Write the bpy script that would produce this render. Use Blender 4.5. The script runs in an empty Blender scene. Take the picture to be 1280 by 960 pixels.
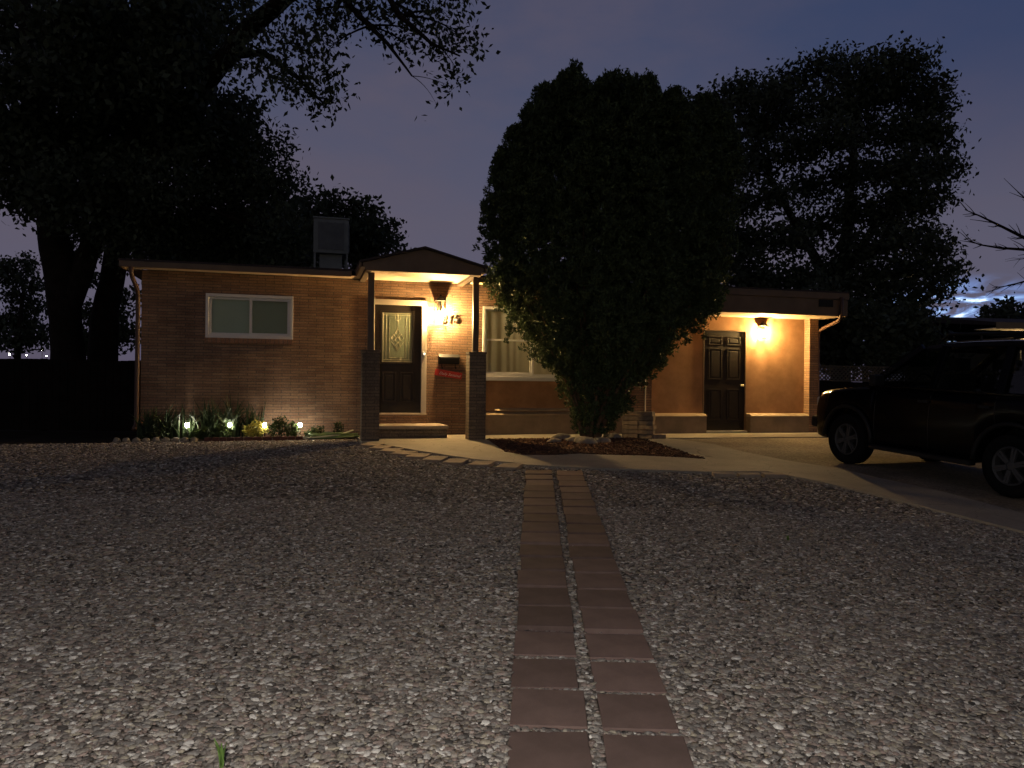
import bpy, bmesh, math, random
import numpy as np
from mathutils import Vector, Matrix, noise

R = math.radians
random.seed(11)
rng = np.random.default_rng(11)
scene = bpy.context.scene
COL = scene.collection

# ------------------------------------------------------------------ frame of the place
F = 961.0                                  # focal length in pixels of a 1280 px wide picture
ROLL = 0.0105
PHI = R(15)
CP, SP = math.cos(PHI), math.sin(PHI)
HX, HY, HZ = 0.0, 14.93, 0.65              # house origin; house x runs along the front wall, house -y faces the yard


def to_world(s, w, zl=0.0):
    """house coordinates (along wall, metres in front of the wall, height over the slab) -> world"""
    return Vector((HX + s * CP + w * SP, HY + s * SP - w * CP, HZ + zl))


def to_house(X, Y):
    dy = Y - HY
    return X * CP + dy * SP, X * SP - dy * CP


def gz(X, Y):
    """height of the yard: level near the house, then falling towards the street"""
    w = to_house(X, Y)[1]
    w = np.clip(w, 1.7, 20.0)
    return 0.65 - (w - 1.7) * 0.0511


def deroll(x, y):
    dx, dy = x - 640, y - 480
    return (dx + ROLL * dy) / F, -(dy - ROLL * dx) / F


def at(x, y, Y):
    t, v = deroll(x, y)
    return Vector((Y * t, Y, 1.65 + Y * v))


def ground_at(x, y):
    t, v = deroll(x, y)
    lo, hi = 1.0, 80.0
    for _ in range(50):
        m = (lo + hi) / 2
        if 1.65 + m * v > gz(m * t, m):
            lo = m
        else:
            hi = m
    return (lo * t, lo)


# ------------------------------------------------------------------ naming
ORD = ['first', 'second', 'third', 'fourth', 'fifth', 'sixth', 'seventh', 'eighth', 'ninth', 'tenth', 'eleventh', 'twelfth', 'thirteenth',
       'fourteenth', 'fifteenth', 'sixteenth', 'seventeenth', 'eighteenth', 'nineteenth', 'twentieth', 'twenty-first', 'twenty-second',
       'twenty-third', 'twenty-fourth', 'twenty-fifth']


def tag(o, label=None, cat=None, group=None, kind=None):
    if label: o['label'] = label
    if cat: o['category'] = cat
    if group: o['group'] = group
    if kind: o['kind'] = kind
    return o


def empty(name, loc, rz=0.0, label=None, cat=None, group=None):
    o = bpy.data.objects.new(name, None)
    o.empty_display_size = 0.2
    COL.objects.link(o)
    o.location = loc
    o.rotation_euler = (0, 0, rz)
    return tag(o, label, cat, group)


def copy_tree(o, parent=None):
    c = o.copy()
    COL.objects.link(c)
    if parent is not None:
        c.parent = parent
    for ch in list(o.children):
        copy_tree(ch, c)
    return c


# ------------------------------------------------------------------ mesh building
class MB:
    def __init__(self):
        self.v, self.f = [], []

    def add(self, vs, fs):
        b = len(self.v)
        self.v += [tuple(p) for p in vs]
        self.f += [tuple(i + b for i in f) for f in fs]
        return self

    def box(self, x0, x1, y0, y1, z0, z1, M=None):
        vs = [Vector((x, y, z)) for z in (z0, z1) for y in (y0, y1) for x in (x0, x1)]
        if M is not None:
            vs = [M @ p for p in vs]
        return self.add(vs, [(0, 2, 3, 1), (4, 5, 7, 6), (0, 1, 5, 4), (2, 6, 7, 3), (0, 4, 6, 2), (1, 3, 7, 5)])

    def bar(self, a, b, w, h=None, up=(0, 0, 1)):
        h = h or w
        a, b = Vector(a), Vector(b)
        d = (b - a).normalized()
        u = Vector(up)
        if abs(d.dot(u)) > 0.98: u = Vector((0, 1, 0))
        r = d.cross(u).normalized()
        u = r.cross(d).normalized()
        vs = []
        for p in (a, b):
            for i, j in ((-1, -1), (1, -1), (1, 1), (-1, 1)):
                vs.append(p + r * (i * w / 2) + u * (j * h / 2))
        return self.add(vs, [(3, 2, 1, 0), (4, 5, 6, 7), (0, 1, 5, 4), (1, 2, 6, 5), (2, 3, 7, 6), (3, 0, 4, 7)])

    def tube(self, pts, rad, n=8, caps=True):
        pts = [Vector(p) for p in pts]
        if not hasattr(rad, '__len__'): rad = [rad] * len(pts)
        b0 = len(self.v)
        d = (pts[1] - pts[0]).normalized()
        u = Vector((0, 0, 1)) if abs(d.z) < 0.9 else Vector((1, 0, 0))
        for i, p in enumerate(pts):
            if i == 0: d = pts[1] - pts[0]
            elif i == len(pts) - 1: d = pts[-1] - pts[-2]
            else: d = pts[i + 1] - pts[i - 1]
            d = d.normalized() if d.length > 1e-9 else Vector((0, 0, 1))
            u = (u - d * u.dot(d))
            u = u.normalized() if u.length > 1e-6 else d.orthogonal().normalized()
            r = d.cross(u)
            for k in range(n):
                a = 2 * math.pi * k / n
                self.v.append(tuple(p + (u * math.cos(a) + r * math.sin(a)) * rad[i]))
        for i in range(len(pts) - 1):
            for k in range(n):
                k2 = (k + 1) % n
                self.f.append((b0 + i * n + k, b0 + i * n + k2, b0 + (i + 1) * n + k2, b0 + (i + 1) * n + k))
        if caps:
            self.f.append(tuple(b0 + k for k in range(n))[::-1])
            e = b0 + (len(pts) - 1) * n
            self.f.append(tuple(e + k for k in range(n)))
        return self

    def lathe(self, prof, n=24, M=None):
        """prof: (r, h) pairs revolved about local z"""
        b0 = len(self.v)
        for r, h in prof:
            for k in range(n):
                a = 2 * math.pi * k / n
                p = Vector((r * math.cos(a), r * math.sin(a), h))
                self.v.append(tuple(M @ p if M is not None else p))
        for i in range(len(prof) - 1):
            for k in range(n):
                k2 = (k + 1) % n
                self.f.append((b0 + i * n + k, b0 + i * n + k2, b0 + (i + 1) * n + k2, b0 + (i + 1) * n + k))
        return self

    def prism(self, poly, d0, d1, axis='y', M=None):
        """2-D polygon extruded: axis y -> poly is (x, z); axis x -> (y, z); axis z -> (x, y)"""
        def mk(p, d):
            q = {'y': (p[0], d, p[1]), 'x': (d, p[0], p[1]), 'z': (p[0], p[1], d)}[axis]
            return M @ Vector(q) if M is not None else q
        n = len(poly)
        vs = [mk(p, d0) for p in poly] + [mk(p, d1) for p in poly]
        return self.add(vs, [tuple(range(n))[::-1], tuple(range(n, 2 * n))] + [(i, (i + 1) % n, n + (i + 1) % n, n + i) for i in range(n)])

    def sphere(self, c, r, n=12, m=8, sz=1.0):
        c = Vector(c)
        prof = [(max(1e-4, r * math.sin(math.pi * i / m)), -r * sz * math.cos(math.pi * i / m)) for i in range(m + 1)]
        return self.lathe(prof, n, Matrix.Translation(c))

    def build(self, name, m, parent=None, bevel=0.0, smooth=False, seg=2):
        me = bpy.data.meshes.new(name)
        me.from_pydata(self.v, [], self.f)
        bm = bmesh.new()
        bm.from_mesh(me)
        bmesh.ops.recalc_face_normals(bm, faces=bm.faces)
        if bevel > 0:
            ed = [e for e in bm.edges if len(e.link_faces) == 2 and e.calc_face_angle(0) > 0.5]
            bmesh.ops.bevel(bm, geom=ed, offset=bevel, segments=seg, affect='EDGES', profile=0.6, clamp_overlap=True)
        if smooth:
            for f in bm.faces: f.smooth = True
        bm.to_mesh(me)
        bm.free()
        me.materials.append(m)
        o = bpy.data.objects.new(name, me)
        COL.objects.link(o)
        if parent is not None: o.parent = parent
        return o


def np_mesh(name, verts, faces, m, parent=None, cols=None, smooth=False):
    me = bpy.data.meshes.new(name)
    verts = np.ascontiguousarray(verts, dtype=np.float32)
    faces = np.ascontiguousarray(faces, dtype=np.int32)
    nf, k = faces.shape
    me.vertices.add(len(verts))
    me.vertices.foreach_set('co', verts.ravel())
    me.loops.add(nf * k)
    me.loops.foreach_set('vertex_index', faces.ravel())
    me.polygons.add(nf)
    me.polygons.foreach_set('loop_start', np.arange(0, nf * k, k, dtype=np.int32))
    if smooth: me.polygons.foreach_set('use_smooth', np.ones(nf, dtype=bool))
    if cols is not None:
        a = me.attributes.new('tint', 'FLOAT_COLOR', 'POINT')
        c = np.ones((len(verts), 4), dtype=np.float32)
        c[:, :3] = cols
        a.data.foreach_set('color', c.ravel())
    me.update()
    me.validate()
    me.materials.append(m)
    o = bpy.data.objects.new(name, me)
    COL.objects.link(o)
    if parent is not None: o.parent = parent
    return o


# ------------------------------------------------------------------ materials
def new_mat(name):
    m = bpy.data.materials.new(name)
    m.use_nodes = True
    nt = m.node_tree
    b = nt.nodes['Principled BSDF']
    return m, nt, b


def N(nt, t, **kw):
    n = nt.nodes.new(t)
    for k, v in kw.items():
        if k.startswith('i_'):
            n.inputs[k[2:].replace('_', ' ')].default_value = v
        else:
            setattr(n, k, v)
    return n


def mixc(nt, fac, a, b, blend='MIX'):
    n = nt.nodes.new('ShaderNodeMix')
    n.data_type = 'RGBA'
    n.blend_type = blend
    for i, v in ((0, fac), (6, a), (7, b)):
        if hasattr(v, 'is_output'): nt.links.new(v, n.inputs[i])
        elif isinstance(v, tuple) and len(v) == 3: n.inputs[i].default_value = (*v, 1)
        else: n.inputs[i].default_value = v
    return n.outputs[2]


def rough_mat(name, c, rough=0.7, var=0.3, scale=6.0, bump=0.2, bscale=60.0, metal=0.0, spec=0.4, c2=None, dist=0.01):
    """plain material with a blotchy two-tone colour and a fine bump"""
    m, nt, b = new_mat(name)
    L = nt.links.new
    tc = N(nt, 'ShaderNodeTexCoord')
    n1 = N(nt, 'ShaderNodeTexNoise', i_Scale=scale, i_Detail=8.0, i_Roughness=0.65)
    L(tc.outputs['Object'], n1.inputs['Vector'])
    c2 = c2 or tuple(x * (1 - var) for x in c)
    ramp = N(nt, 'ShaderNodeMapRange')
    ramp.inputs[1].default_value, ramp.inputs[2].default_value = 0.35, 0.65
    L(n1.outputs['Fac'], ramp.inputs[0])
    L(mixc(nt, ramp.outputs[0], c2, c), b.inputs['Base Color'])
    b.inputs['Roughness'].default_value = rough
    b.inputs['Metallic'].default_value = metal
    b.inputs['Specular IOR Level'].default_value = spec
    if bump > 0:
        n2 = N(nt, 'ShaderNodeTexNoise', i_Scale=bscale, i_Detail=6.0)
        L(tc.outputs['Object'], n2.inputs['Vector'])
        bp = N(nt, 'ShaderNodeBump', i_Strength=bump, i_Distance=dist)
        L(n2.outputs['Fac'], bp.inputs['Height'])
        L(bp.outputs['Normal'], b.inputs['Normal'])
    return m


def brick_mat(name, c1, c2, mortar, bw=0.295, rh=0.05, ms=0.006, rough=0.85):
    m, nt, b = new_mat(name)
    L = nt.links.new
    tc = N(nt, 'ShaderNodeTexCoord')
    sep = N(nt, 'ShaderNodeSeparateXYZ')
    L(tc.outputs['Object'], sep.inputs[0])
    ad = N(nt, 'ShaderNodeMath', operation='ADD')
    L(sep.outputs[0], ad.inputs[0]); L(sep.outputs[1], ad.inputs[1])
    cmb = N(nt, 'ShaderNodeCombineXYZ')
    L(ad.outputs[0], cmb.inputs[0]); L(sep.outputs[2], cmb.inputs[1])
    # slight waviness so that the courses are not ruled lines
    wob = N(nt, 'ShaderNodeTexNoise', i_Scale=3.0, i_Detail=3.0)
    L(tc.outputs['Object'], wob.inputs['Vector'])
    vm = N(nt, 'ShaderNodeVectorMath', operation='MULTIPLY_ADD')
    L(wob.outputs['Color'], vm.inputs[0])
    vm.inputs[1].default_value = (0.012, 0.012, 0)
    L(cmb.outputs[0], vm.inputs[2])
    br = N(nt, 'ShaderNodeTexBrick', i_Scale=1.0)
    br.offset = 0.5
    for k, v in (('Mortar Size', ms), ('Mortar Smooth', 0.2), ('Bias', 0.0), ('Brick Width', bw), ('Row Height', rh)):
        br.inputs[k].default_value = v
    br.inputs['Color1'].default_value = (*c1, 1)
    br.inputs['Color2'].default_value = (*c2, 1)
    br.inputs['Mortar'].default_value = (*mortar, 1)
    L(vm.outputs[0], br.inputs['Vector'])
    n1 = N(nt, 'ShaderNodeTexNoise', i_Scale=1.3, i_Detail=7.0, i_Roughness=0.7)
    L(tc.outputs['Object'], n1.inputs['Vector'])
    n2 = N(nt, 'ShaderNodeTexNoise', i_Scale=45.0, i_Detail=4.0)
    L(tc.outputs['Object'], n2.inputs['Vector'])
    mr = N(nt, 'ShaderNodeMapRange')
    for i, v in ((1, 0.3), (2, 0.7), (3, 0.62), (4, 1.18)): mr.inputs[i].default_value = v
    L(n1.outputs['Fac'], mr.inputs[0])
    mr2 = N(nt, 'ShaderNodeMapRange')
    for i, v in ((1, 0.25), (2, 0.75), (3, 0.7), (4, 1.25)): mr2.inputs[i].default_value = v
    L(n2.outputs['Fac'], mr2.inputs[0])
    mu = N(nt, 'ShaderNodeMath', operation='MULTIPLY')
    L(mr.outputs[0], mu.inputs[0]); L(mr2.outputs[0], mu.inputs[1])
    L(mixc(nt, 1.0, br.outputs['Color'], mu.outputs[0], 'MULTIPLY'), b.inputs['Base Color'])
    b.inputs['Roughness'].default_value = rough
    b.inputs['Specular IOR Level'].default_value = 0.25
    # raked joints + rough faces + each brick set at its own depth
    inv = N(nt, 'ShaderNodeMath', operation='MULTIPLY_ADD')
    L(br.outputs['Fac'], inv.inputs[0]); inv.inputs[1].default_value = -1.0
    L(n2.outputs['Fac'], inv.inputs[2])
    bp = N(nt, 'ShaderNodeBump', i_Strength=0.9, i_Distance=0.008)
    L(inv.outputs[0], bp.inputs['Height'])
    L(bp.outputs['Normal'], b.inputs['Normal'])
    return m


def emit_mat(name, c, s):
    m = bpy.data.materials.new(name)
    m.use_nodes = True
    nt = m.node_tree
    nt.nodes.remove(nt.nodes['Principled BSDF'])
    e = N(nt, 'ShaderNodeEmission')
    e.inputs[0].default_value = (*c, 1)
    e.inputs[1].default_value = s
    nt.links.new(e.outputs[0], nt.nodes['Material Output'].inputs[0])
    return m


def glass_mat(name, tint=(0.9, 0.95, 0.92), rough=0.02, base=0.02, fres=0.45):
    """thin pane: lets light straight through, with a Fresnel-weighted reflection"""
    m = bpy.data.materials.new(name)
    m.use_nodes = True
    nt = m.node_tree
    nt.nodes.remove(nt.nodes['Principled BSDF'])
    t = N(nt, 'ShaderNodeBsdfTransparent'); t.inputs[0].default_value = (*tint, 1)
    g = N(nt, 'ShaderNodeBsdfGlossy'); g.inputs['Roughness'].default_value = rough
    fr = N(nt, 'ShaderNodeLayerWeight'); fr.inputs[0].default_value = 0.25
    mx = N(nt, 'ShaderNodeMath', operation='MULTIPLY_ADD')
    nt.links.new(fr.outputs['Fresnel'], mx.inputs[0]); mx.inputs[1].default_value = fres; mx.inputs[2].default_value = base
    ms = N(nt, 'ShaderNodeMixShader')
    nt.links.new(mx.outputs[0], ms.inputs[0]); nt.links.new(t.outputs[0], ms.inputs[1]); nt.links.new(g.outputs[0], ms.inputs[2])
    nt.links.new(ms.outputs[0], nt.nodes['Material Output'].inputs[0])
    return m


def leaf_mat(name, c, var=0.5, trans=0.25):
    m, nt, b = new_mat(name)
    L = nt.links.new
    a = N(nt, 'ShaderNodeAttribute', attribute_name='tint')
    col = mixc(nt, 1.0, c, a.outputs['Color'], 'MULTIPLY')
    L(col, b.inputs['Base Color'])
    b.inputs['Roughness'].default_value = 0.6
    b.inputs['Specular IOR Level'].default_value = 0.25
    tr = N(nt, 'ShaderNodeBsdfTranslucent')
    L(col, tr.inputs[0])
    ms = N(nt, 'ShaderNodeMixShader'); ms.inputs[0].default_value = trans
    L(b.outputs[0], ms.inputs[1]); L(tr.outputs[0], ms.inputs[2])
    L(ms.outputs[0], nt.nodes['Material Output'].inputs[0])
    return m


def tint_mat(name, rough=0.8, bump=0.3, bscale=120.0):
    m, nt, b = new_mat(name)
    L = nt.links.new
    a = N(nt, 'ShaderNodeAttribute', attribute_name='tint')
    tc = N(nt, 'ShaderNodeTexCoord')
    n1 = N(nt, 'ShaderNodeTexNoise', i_Scale=bscale, i_Detail=5.0)
    L(tc.outputs['Object'], n1.inputs['Vector'])
    mr = N(nt, 'ShaderNodeMapRange')
    for i, v in ((1, 0.3), (2, 0.7), (3, 0.72), (4, 1.2)): mr.inputs[i].default_value = v
    L(n1.outputs['Fac'], mr.inputs[0])
    L(mixc(nt, 1.0, a.outputs['Color'], mr.outputs[0], 'MULTIPLY'), b.inputs['Base Color'])
    b.inputs['Roughness'].default_value = rough
    b.inputs['Specular IOR Level'].default_value = 0.3
    bp = N(nt, 'ShaderNodeBump', i_Strength=bump, i_Distance=0.004)
    L(n1.outputs['Fac'], bp.inputs['Height']); L(bp.outputs['Normal'], b.inputs['Normal'])
    return m


def speckle_mat(name, cols, scale, rough=0.9, bump=0.6, dist=0.02, big=0.5):
    """gravelly ground: Voronoi stones of several colours with raised centres"""
    m, nt, b = new_mat(name)
    L = nt.links.new
    tc = N(nt, 'ShaderNodeTexCoord')
    vo = N(nt, 'ShaderNodeTexVoronoi', i_Scale=scale)
    L(tc.outputs['Object'], vo.inputs['Vector'])
    sp = N(nt, 'ShaderNodeSeparateColor')
    L(vo.outputs['Color'], sp.inputs[0])
    cr = N(nt, 'ShaderNodeValToRGB')
    el = cr.color_ramp.elements
    el[0].color = (*cols[0], 1); el[1].color = (*cols[-1], 1)
    for i, c in enumerate(cols[1:-1]):
        e = el.new((i + 1) / (len(cols) - 1)); e.color = (*c, 1)
    L(sp.outputs[0], cr.inputs[0])
    n1 = N(nt, 'ShaderNodeTexNoise', i_Scale=big, i_Detail=6.0)
    L(tc.outputs['Object'], n1.inputs['Vector'])
    mr = N(nt, 'ShaderNodeMapRange')
    for i, v in ((1, 0.3), (2, 0.7), (3, 0.65), (4, 1.15)): mr.inputs[i].default_value = v
    L(n1.outputs['Fac'], mr.inputs[0])
    L(mixc(nt, 1.0, cr.outputs[0], mr.outputs[0], 'MULTIPLY'), b.inputs['Base Color'])
    b.inputs['Roughness'].default_value = rough
    b.inputs['Specular IOR Level'].default_value = 0.2
    bp = N(nt, 'ShaderNodeBump', i_Strength=bump, i_Distance=dist)
    bp.invert = True
    L(vo.outputs['Distance'], bp.inputs['Height']); L(bp.outputs['Normal'], b.inputs['Normal'])
    return m


def concrete_mat(name, c, c2):
    m, nt, b = new_mat(name)
    L = nt.links.new
    tc = N(nt, 'ShaderNodeTexCoord')
    n1 = N(nt, 'ShaderNodeTexNoise', i_Scale=0.9, i_Detail=9.0, i_Roughness=0.7)
    n2 = N(nt, 'ShaderNodeTexNoise', i_Scale=90.0, i_Detail=4.0)
    n3 = N(nt, 'ShaderNodeTexVoronoi', i_Scale=1.1, feature='DISTANCE_TO_EDGE')
    wv = N(nt, 'ShaderNodeVectorMath', operation='MULTIPLY_ADD')
    wn = N(nt, 'ShaderNodeTexNoise', i_Scale=2.2, i_Detail=5.0)
    L(tc.outputs['Object'], wn.inputs['Vector']); L(wn.outputs['Color'], wv.inputs[0]); wv.inputs[1].default_value = (0.5, 0.5, 0)
    L(tc.outputs['Object'], wv.inputs[2]); L(wv.outputs[0], n3.inputs['Vector'])
    for n in (n1, n2): L(tc.outputs['Object'], n.inputs['Vector'])
    mr = N(nt, 'ShaderNodeMapRange')
    for i, v in ((1, 0.3), (2, 0.7)): mr.inputs[i].default_value = v
    L(n1.outputs['Fac'], mr.inputs[0])
    col = mixc(nt, mr.outputs[0], c2, c)
    mr2 = N(nt, 'ShaderNodeMapRange')
    for i, v in ((1, 0.25), (2, 0.75), (3, 0.75), (4, 1.2)): mr2.inputs[i].default_value = v
    L(n2.outputs['Fac'], mr2.inputs[0])
    col = mixc(nt, 1.0, col, mr2.outputs[0], 'MULTIPLY')
    ck = N(nt, 'ShaderNodeMapRange')
    for i, v in ((1, 0.0), (2, 0.006), (3, 0.55), (4, 1.0)): ck.inputs[i].default_value = v
    L(n3.outputs['Distance'], ck.inputs[0])
    L(mixc(nt, 1.0, col, ck.outputs[0], 'MULTIPLY'), b.inputs['Base Color'])
    b.inputs['Roughness'].default_value = 0.8
    b.inputs['Specular IOR Level'].default_value = 0.3
    bp = N(nt, 'ShaderNodeBump', i_Strength=0.35, i_Distance=0.004)
    L(n2.outputs['Fac'], bp.inputs['Height']); L(bp.outputs['Normal'], b.inputs['Normal'])
    return m


BRICK = brick_mat('roman_brick', (0.35, 0.215, 0.13), (0.245, 0.14, 0.088), (0.155, 0.115, 0.085), ms=0.0075)
PILLAR = brick_mat('pillar_brick', (0.23, 0.18, 0.125), (0.16, 0.125, 0.09), (0.11, 0.09, 0.07), bw=0.29, rh=0.055)
BLOCK = rough_mat('block_concrete', (0.27, 0.205, 0.145), 0.9, 0.4, 9.0, 0.5, 80)
PLINTH = rough_mat('plinth_render', (0.30, 0.225, 0.155), 0.95, 0.3, 3.0, 0.6, 90, spec=0.15)
CAPM = rough_mat('plinth_cap', (0.46, 0.36, 0.25), 0.9, 0.25, 4.0, 0.4, 90, spec=0.15)
STUCCO = rough_mat('stucco', (0.42, 0.235, 0.125), 0.95, 0.34, 2.3, 0.9, 110, spec=0.15)
CONC = concrete_mat('concrete', (0.37, 0.335, 0.27), (0.22, 0.20, 0.168))
TREAD = rough_mat('step_concrete', (0.42, 0.34, 0.26), 0.8, 0.3, 4.0, 0.3, 90)
TRIM = rough_mat('trim_paint', (0.66, 0.58, 0.46), 0.5, 0.1, 3.0, 0.1, 50)
VINYL = rough_mat('white_vinyl', (0.72, 0.71, 0.68), 0.4, 0.06, 3.0, 0.03, 40)
SOFFIT = rough_mat('soffit_paint', (0.62, 0.48, 0.34), 0.7, 0.15, 2.5, 0.15, 40)
FASCIA = rough_mat('fascia_paint', (0.19, 0.125, 0.075), 0.6, 0.25, 3.0, 0.2, 40)
POST = rough_mat('post_paint', (0.12, 0.085, 0.058), 0.55, 0.25, 6.0, 0.15, 60)
ROOFM = rough_mat('roof_felt', (0.06, 0.045, 0.04), 0.9, 0.4, 3.0, 0.5, 120)
DOORM = rough_mat('door_paint', (0.016, 0.012, 0.009), 0.42, 0.2, 5.0, 0.05, 30, spec=0.25)
BLACKM = rough_mat('black_metal', (0.014, 0.013, 0.012), 0.5, 0.2, 8.0, 0.05, 40, spec=0.2)
BRASS = rough_mat('lead_came', (0.55, 0.50, 0.36), 0.42, 0.15, 20.0, 0.0, metal=0.8)
RED = rough_mat('red_paint', (0.58, 0.045, 0.035), 0.45, 0.2, 8.0, 0.1, 60)
WHITE = rough_mat('white_lettering', (0.75, 0.72, 0.68), 0.6, 0.05, 8.0, 0.0)
SPOUT = rough_mat('downspout_paint', (0.11, 0.06, 0.04), 0.5, 0.2, 4.0, 0.1, 40)
CURTAIN = rough_mat('curtain_cloth', (0.62, 0.54, 0.40), 0.95, 0.12, 2.0, 0.1, 150, spec=0.1)
_nt = CURTAIN.node_tree
_tr = N(_nt, 'ShaderNodeBsdfTranslucent'); _tr.inputs[0].default_value = (0.66, 0.56, 0.40, 1)
_mx = N(_nt, 'ShaderNodeMixShader'); _mx.inputs[0].default_value = 0.4
_nt.links.new(_nt.nodes['Principled BSDF'].outputs[0], _mx.inputs[1]); _nt.links.new(_tr.outputs[0], _mx.inputs[2])
_nt.links.new(_mx.outputs[0], _nt.nodes['Material Output'].inputs[0])
BLIND = rough_mat('blind', (0.60, 0.62, 0.50), 0.8, 0.08, 2.0, 0.05, 30)
BLIND2 = rough_mat('blind_olive', (0.40, 0.39, 0.27), 0.8, 0.08, 2.0, 0.05, 30)
PANE = glass_mat('window_glass')
LAMPGLASS = glass_mat('lantern_glass', (0.95, 0.93, 0.88), 0.05, 0.03)
DOORGLASS = rough_mat('textured_glass', (0.115, 0.14, 0.095), 0.45, 0.2, 25.0, 0.2, 140, spec=0.35)
DARK = rough_mat('dark_room', (0.02, 0.02, 0.02), 0.9, 0.1, 2.0, 0.0)
COOLER = rough_mat('cooler_paint', (0.24, 0.26, 0.25), 0.6, 0.2, 3.0, 0.1, 30)
COOLPAD = rough_mat('cooler_louvre', (0.17, 0.18, 0.18), 0.7, 0.25, 6.0, 0.2, 30)
SOIL = rough_mat('soil', (0.035, 0.028, 0.02), 0.95, 0.5, 1.5, 0.8, 30, spec=0.1, dist=0.03)
PAVER = rough_mat('red_paver', (0.175, 0.118, 0.102), 0.85, 0.32, 3.5, 0.4, 150, spec=0.25, dist=0.004)
_nt = PAVER.node_tree
_b = _nt.nodes['Principled BSDF']
_oi = N(_nt, 'ShaderNodeObjectInfo')
_mr = N(_nt, 'ShaderNodeMapRange'); _mr.inputs[3].default_value = 0.72; _mr.inputs[4].default_value = 1.22
_nt.links.new(_oi.outputs['Random'], _mr.inputs[0])
_src = _b.inputs['Base Color'].links[0].from_socket
_nt.links.new(mixc(_nt, 1.0, _src, _mr.outputs[0], 'MULTIPLY'), _b.inputs['Base Color'])
EDGER = rough_mat('edging_slab', (0.36, 0.29, 0.22), 0.85, 0.35, 5.0, 0.4, 120, spec=0.2, dist=0.004)
EDGERED = rough_mat('red_edging', (0.11, 0.04, 0.03), 0.8, 0.3, 8.0, 0.3, 60)
STONE = rough_mat('pale_stone', (0.30, 0.26, 0.20), 0.85, 0.55, 9.0, 0.5, 50)
BARK = rough_mat('bark', (0.030, 0.024, 0.019), 0.95, 0.5, 5.0, 0.9, 25, spec=0.1, dist=0.04)
JBARK = rough_mat('juniper_bark', (0.20, 0.13, 0.085), 0.95, 0.4, 8.0, 0.8, 60, spec=0.1, dist=0.01)
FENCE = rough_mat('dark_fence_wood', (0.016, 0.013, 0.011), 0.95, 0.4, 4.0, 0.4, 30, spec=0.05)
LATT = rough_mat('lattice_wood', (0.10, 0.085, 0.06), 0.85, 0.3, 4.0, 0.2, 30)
CARP = rough_mat('car_paint', (0.0025, 0.0025, 0.003), 0.22, 0.1, 2.0, 0.0, spec=0.12)
CARP.node_tree.nodes['Principled BSDF'].inputs['Coat Weight'].default_value = 0.0
PLASTIC = rough_mat('black_plastic', (0.006, 0.006, 0.006), 0.6, 0.2, 8.0, 0.1, 80)
RUBBER = rough_mat('tyre_rubber', (0.006, 0.006, 0.006), 0.9, 0.2, 8.0, 0.2, 80, spec=0.15)
ALLOY = rough_mat('alloy', (0.075, 0.075, 0.077), 0.6, 0.1, 8.0, 0.0, metal=0.3)
CARGLASS = glass_mat('car_glass', (0.42, 0.45, 0.44), 0.02, 0.04)
HEADL = rough_mat('headlamp', (0.5, 0.5, 0.5), 0.12, 0.1, 8.0, 0.0, spec=0.8)
TAILL = rough_mat('tail_lamp', (0.20, 0.01, 0.01), 0.2, 0.1, 8.0, 0.0)
SEATM = rough_mat('car_seat', (0.05, 0.048, 0.045), 0.9, 0.2, 8.0, 0.1, 80)
GALV = rough_mat('zinc', (0.4, 0.4, 0.4), 0.4, 0.2, 10.0, 0.0, metal=0.8)
HOSE = rough_mat('hose_green', (0.16, 0.24, 0.10), 0.5, 0.2, 10.0, 0.0)
HOSEW = rough_mat('hose_pale', (0.55, 0.55, 0.42), 0.5, 0.2, 10.0, 0.0)
PEB = tint_mat('pebble')
MULCHCHIP = tint_mat('bark_chip', 0.95)
GRAV = speckle_mat('gravel_bed', [(0.05, 0.042, 0.036), (0.18, 0.145, 0.125), (0.10, 0.085, 0.075), (0.28, 0.245, 0.22), (0.15, 0.11, 0.095)], 34.0, dist=0.03)
DRIVE = speckle_mat('drive_gravel', [(0.15, 0.125, 0.09), (0.28, 0.235, 0.17), (0.20, 0.165, 0.12), (0.34, 0.29, 0.22)], 38.0, dist=0.012, big=1.2)
MULCH = speckle_mat('mulch_bed', [(0.035, 0.018, 0.012), (0.09, 0.045, 0.028), (0.05, 0.026, 0.017), (0.12, 0.065, 0.04)], 26.0, dist=0.04)
L_COTTON = leaf_mat('cottonwood_leaf', (0.075, 0.095, 0.055))
L_LOCUST = leaf_mat('locust_leaf', (0.075, 0.095, 0.060))
L_JUNI = leaf_mat('juniper_spray', (0.075, 0.105, 0.042), trans=0.12)
L_SHRUB = leaf_mat('shrub_leaf', (0.062, 0.088, 0.026))
L_IRIS = leaf_mat('iris_leaf', (0.042, 0.060, 0.026))
L_YELLOW = leaf_mat('yellow_leaf', (0.42, 0.36, 0.07))
WARM = (1.0, 0.645, 0.265)
LIT = emit_mat('warm_bulb', WARM, 11000.0)
LIT2 = emit_mat('warm_bulb_garage', (1.0, 0.65, 0.25), 8800.0)
SOLAR = emit_mat('cool_white_lamp', (1.0, 0.90, 0.72), 200.0)
BELL = emit_mat('bell_button', (1.0, 0.86, 0.6), 4.0)
FARLAMP = emit_mat('far_lamp', (1.0, 0.92, 0.75), 60.0)
CURTAINFILL = emit_mat('curtain_fill', (1.0, 0.77, 0.47), 480.0)  # source added behind the curtains to brighten them
VIEWFILL = emit_mat('viewer_fill_glow', (1.0, 0.94, 0.86), 1450.0)  # glow of the added lamp behind the viewer
NEIGH = emit_mat('neighbour_bulb', (1.0, 0.70, 0.33), 2600.0)


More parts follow.
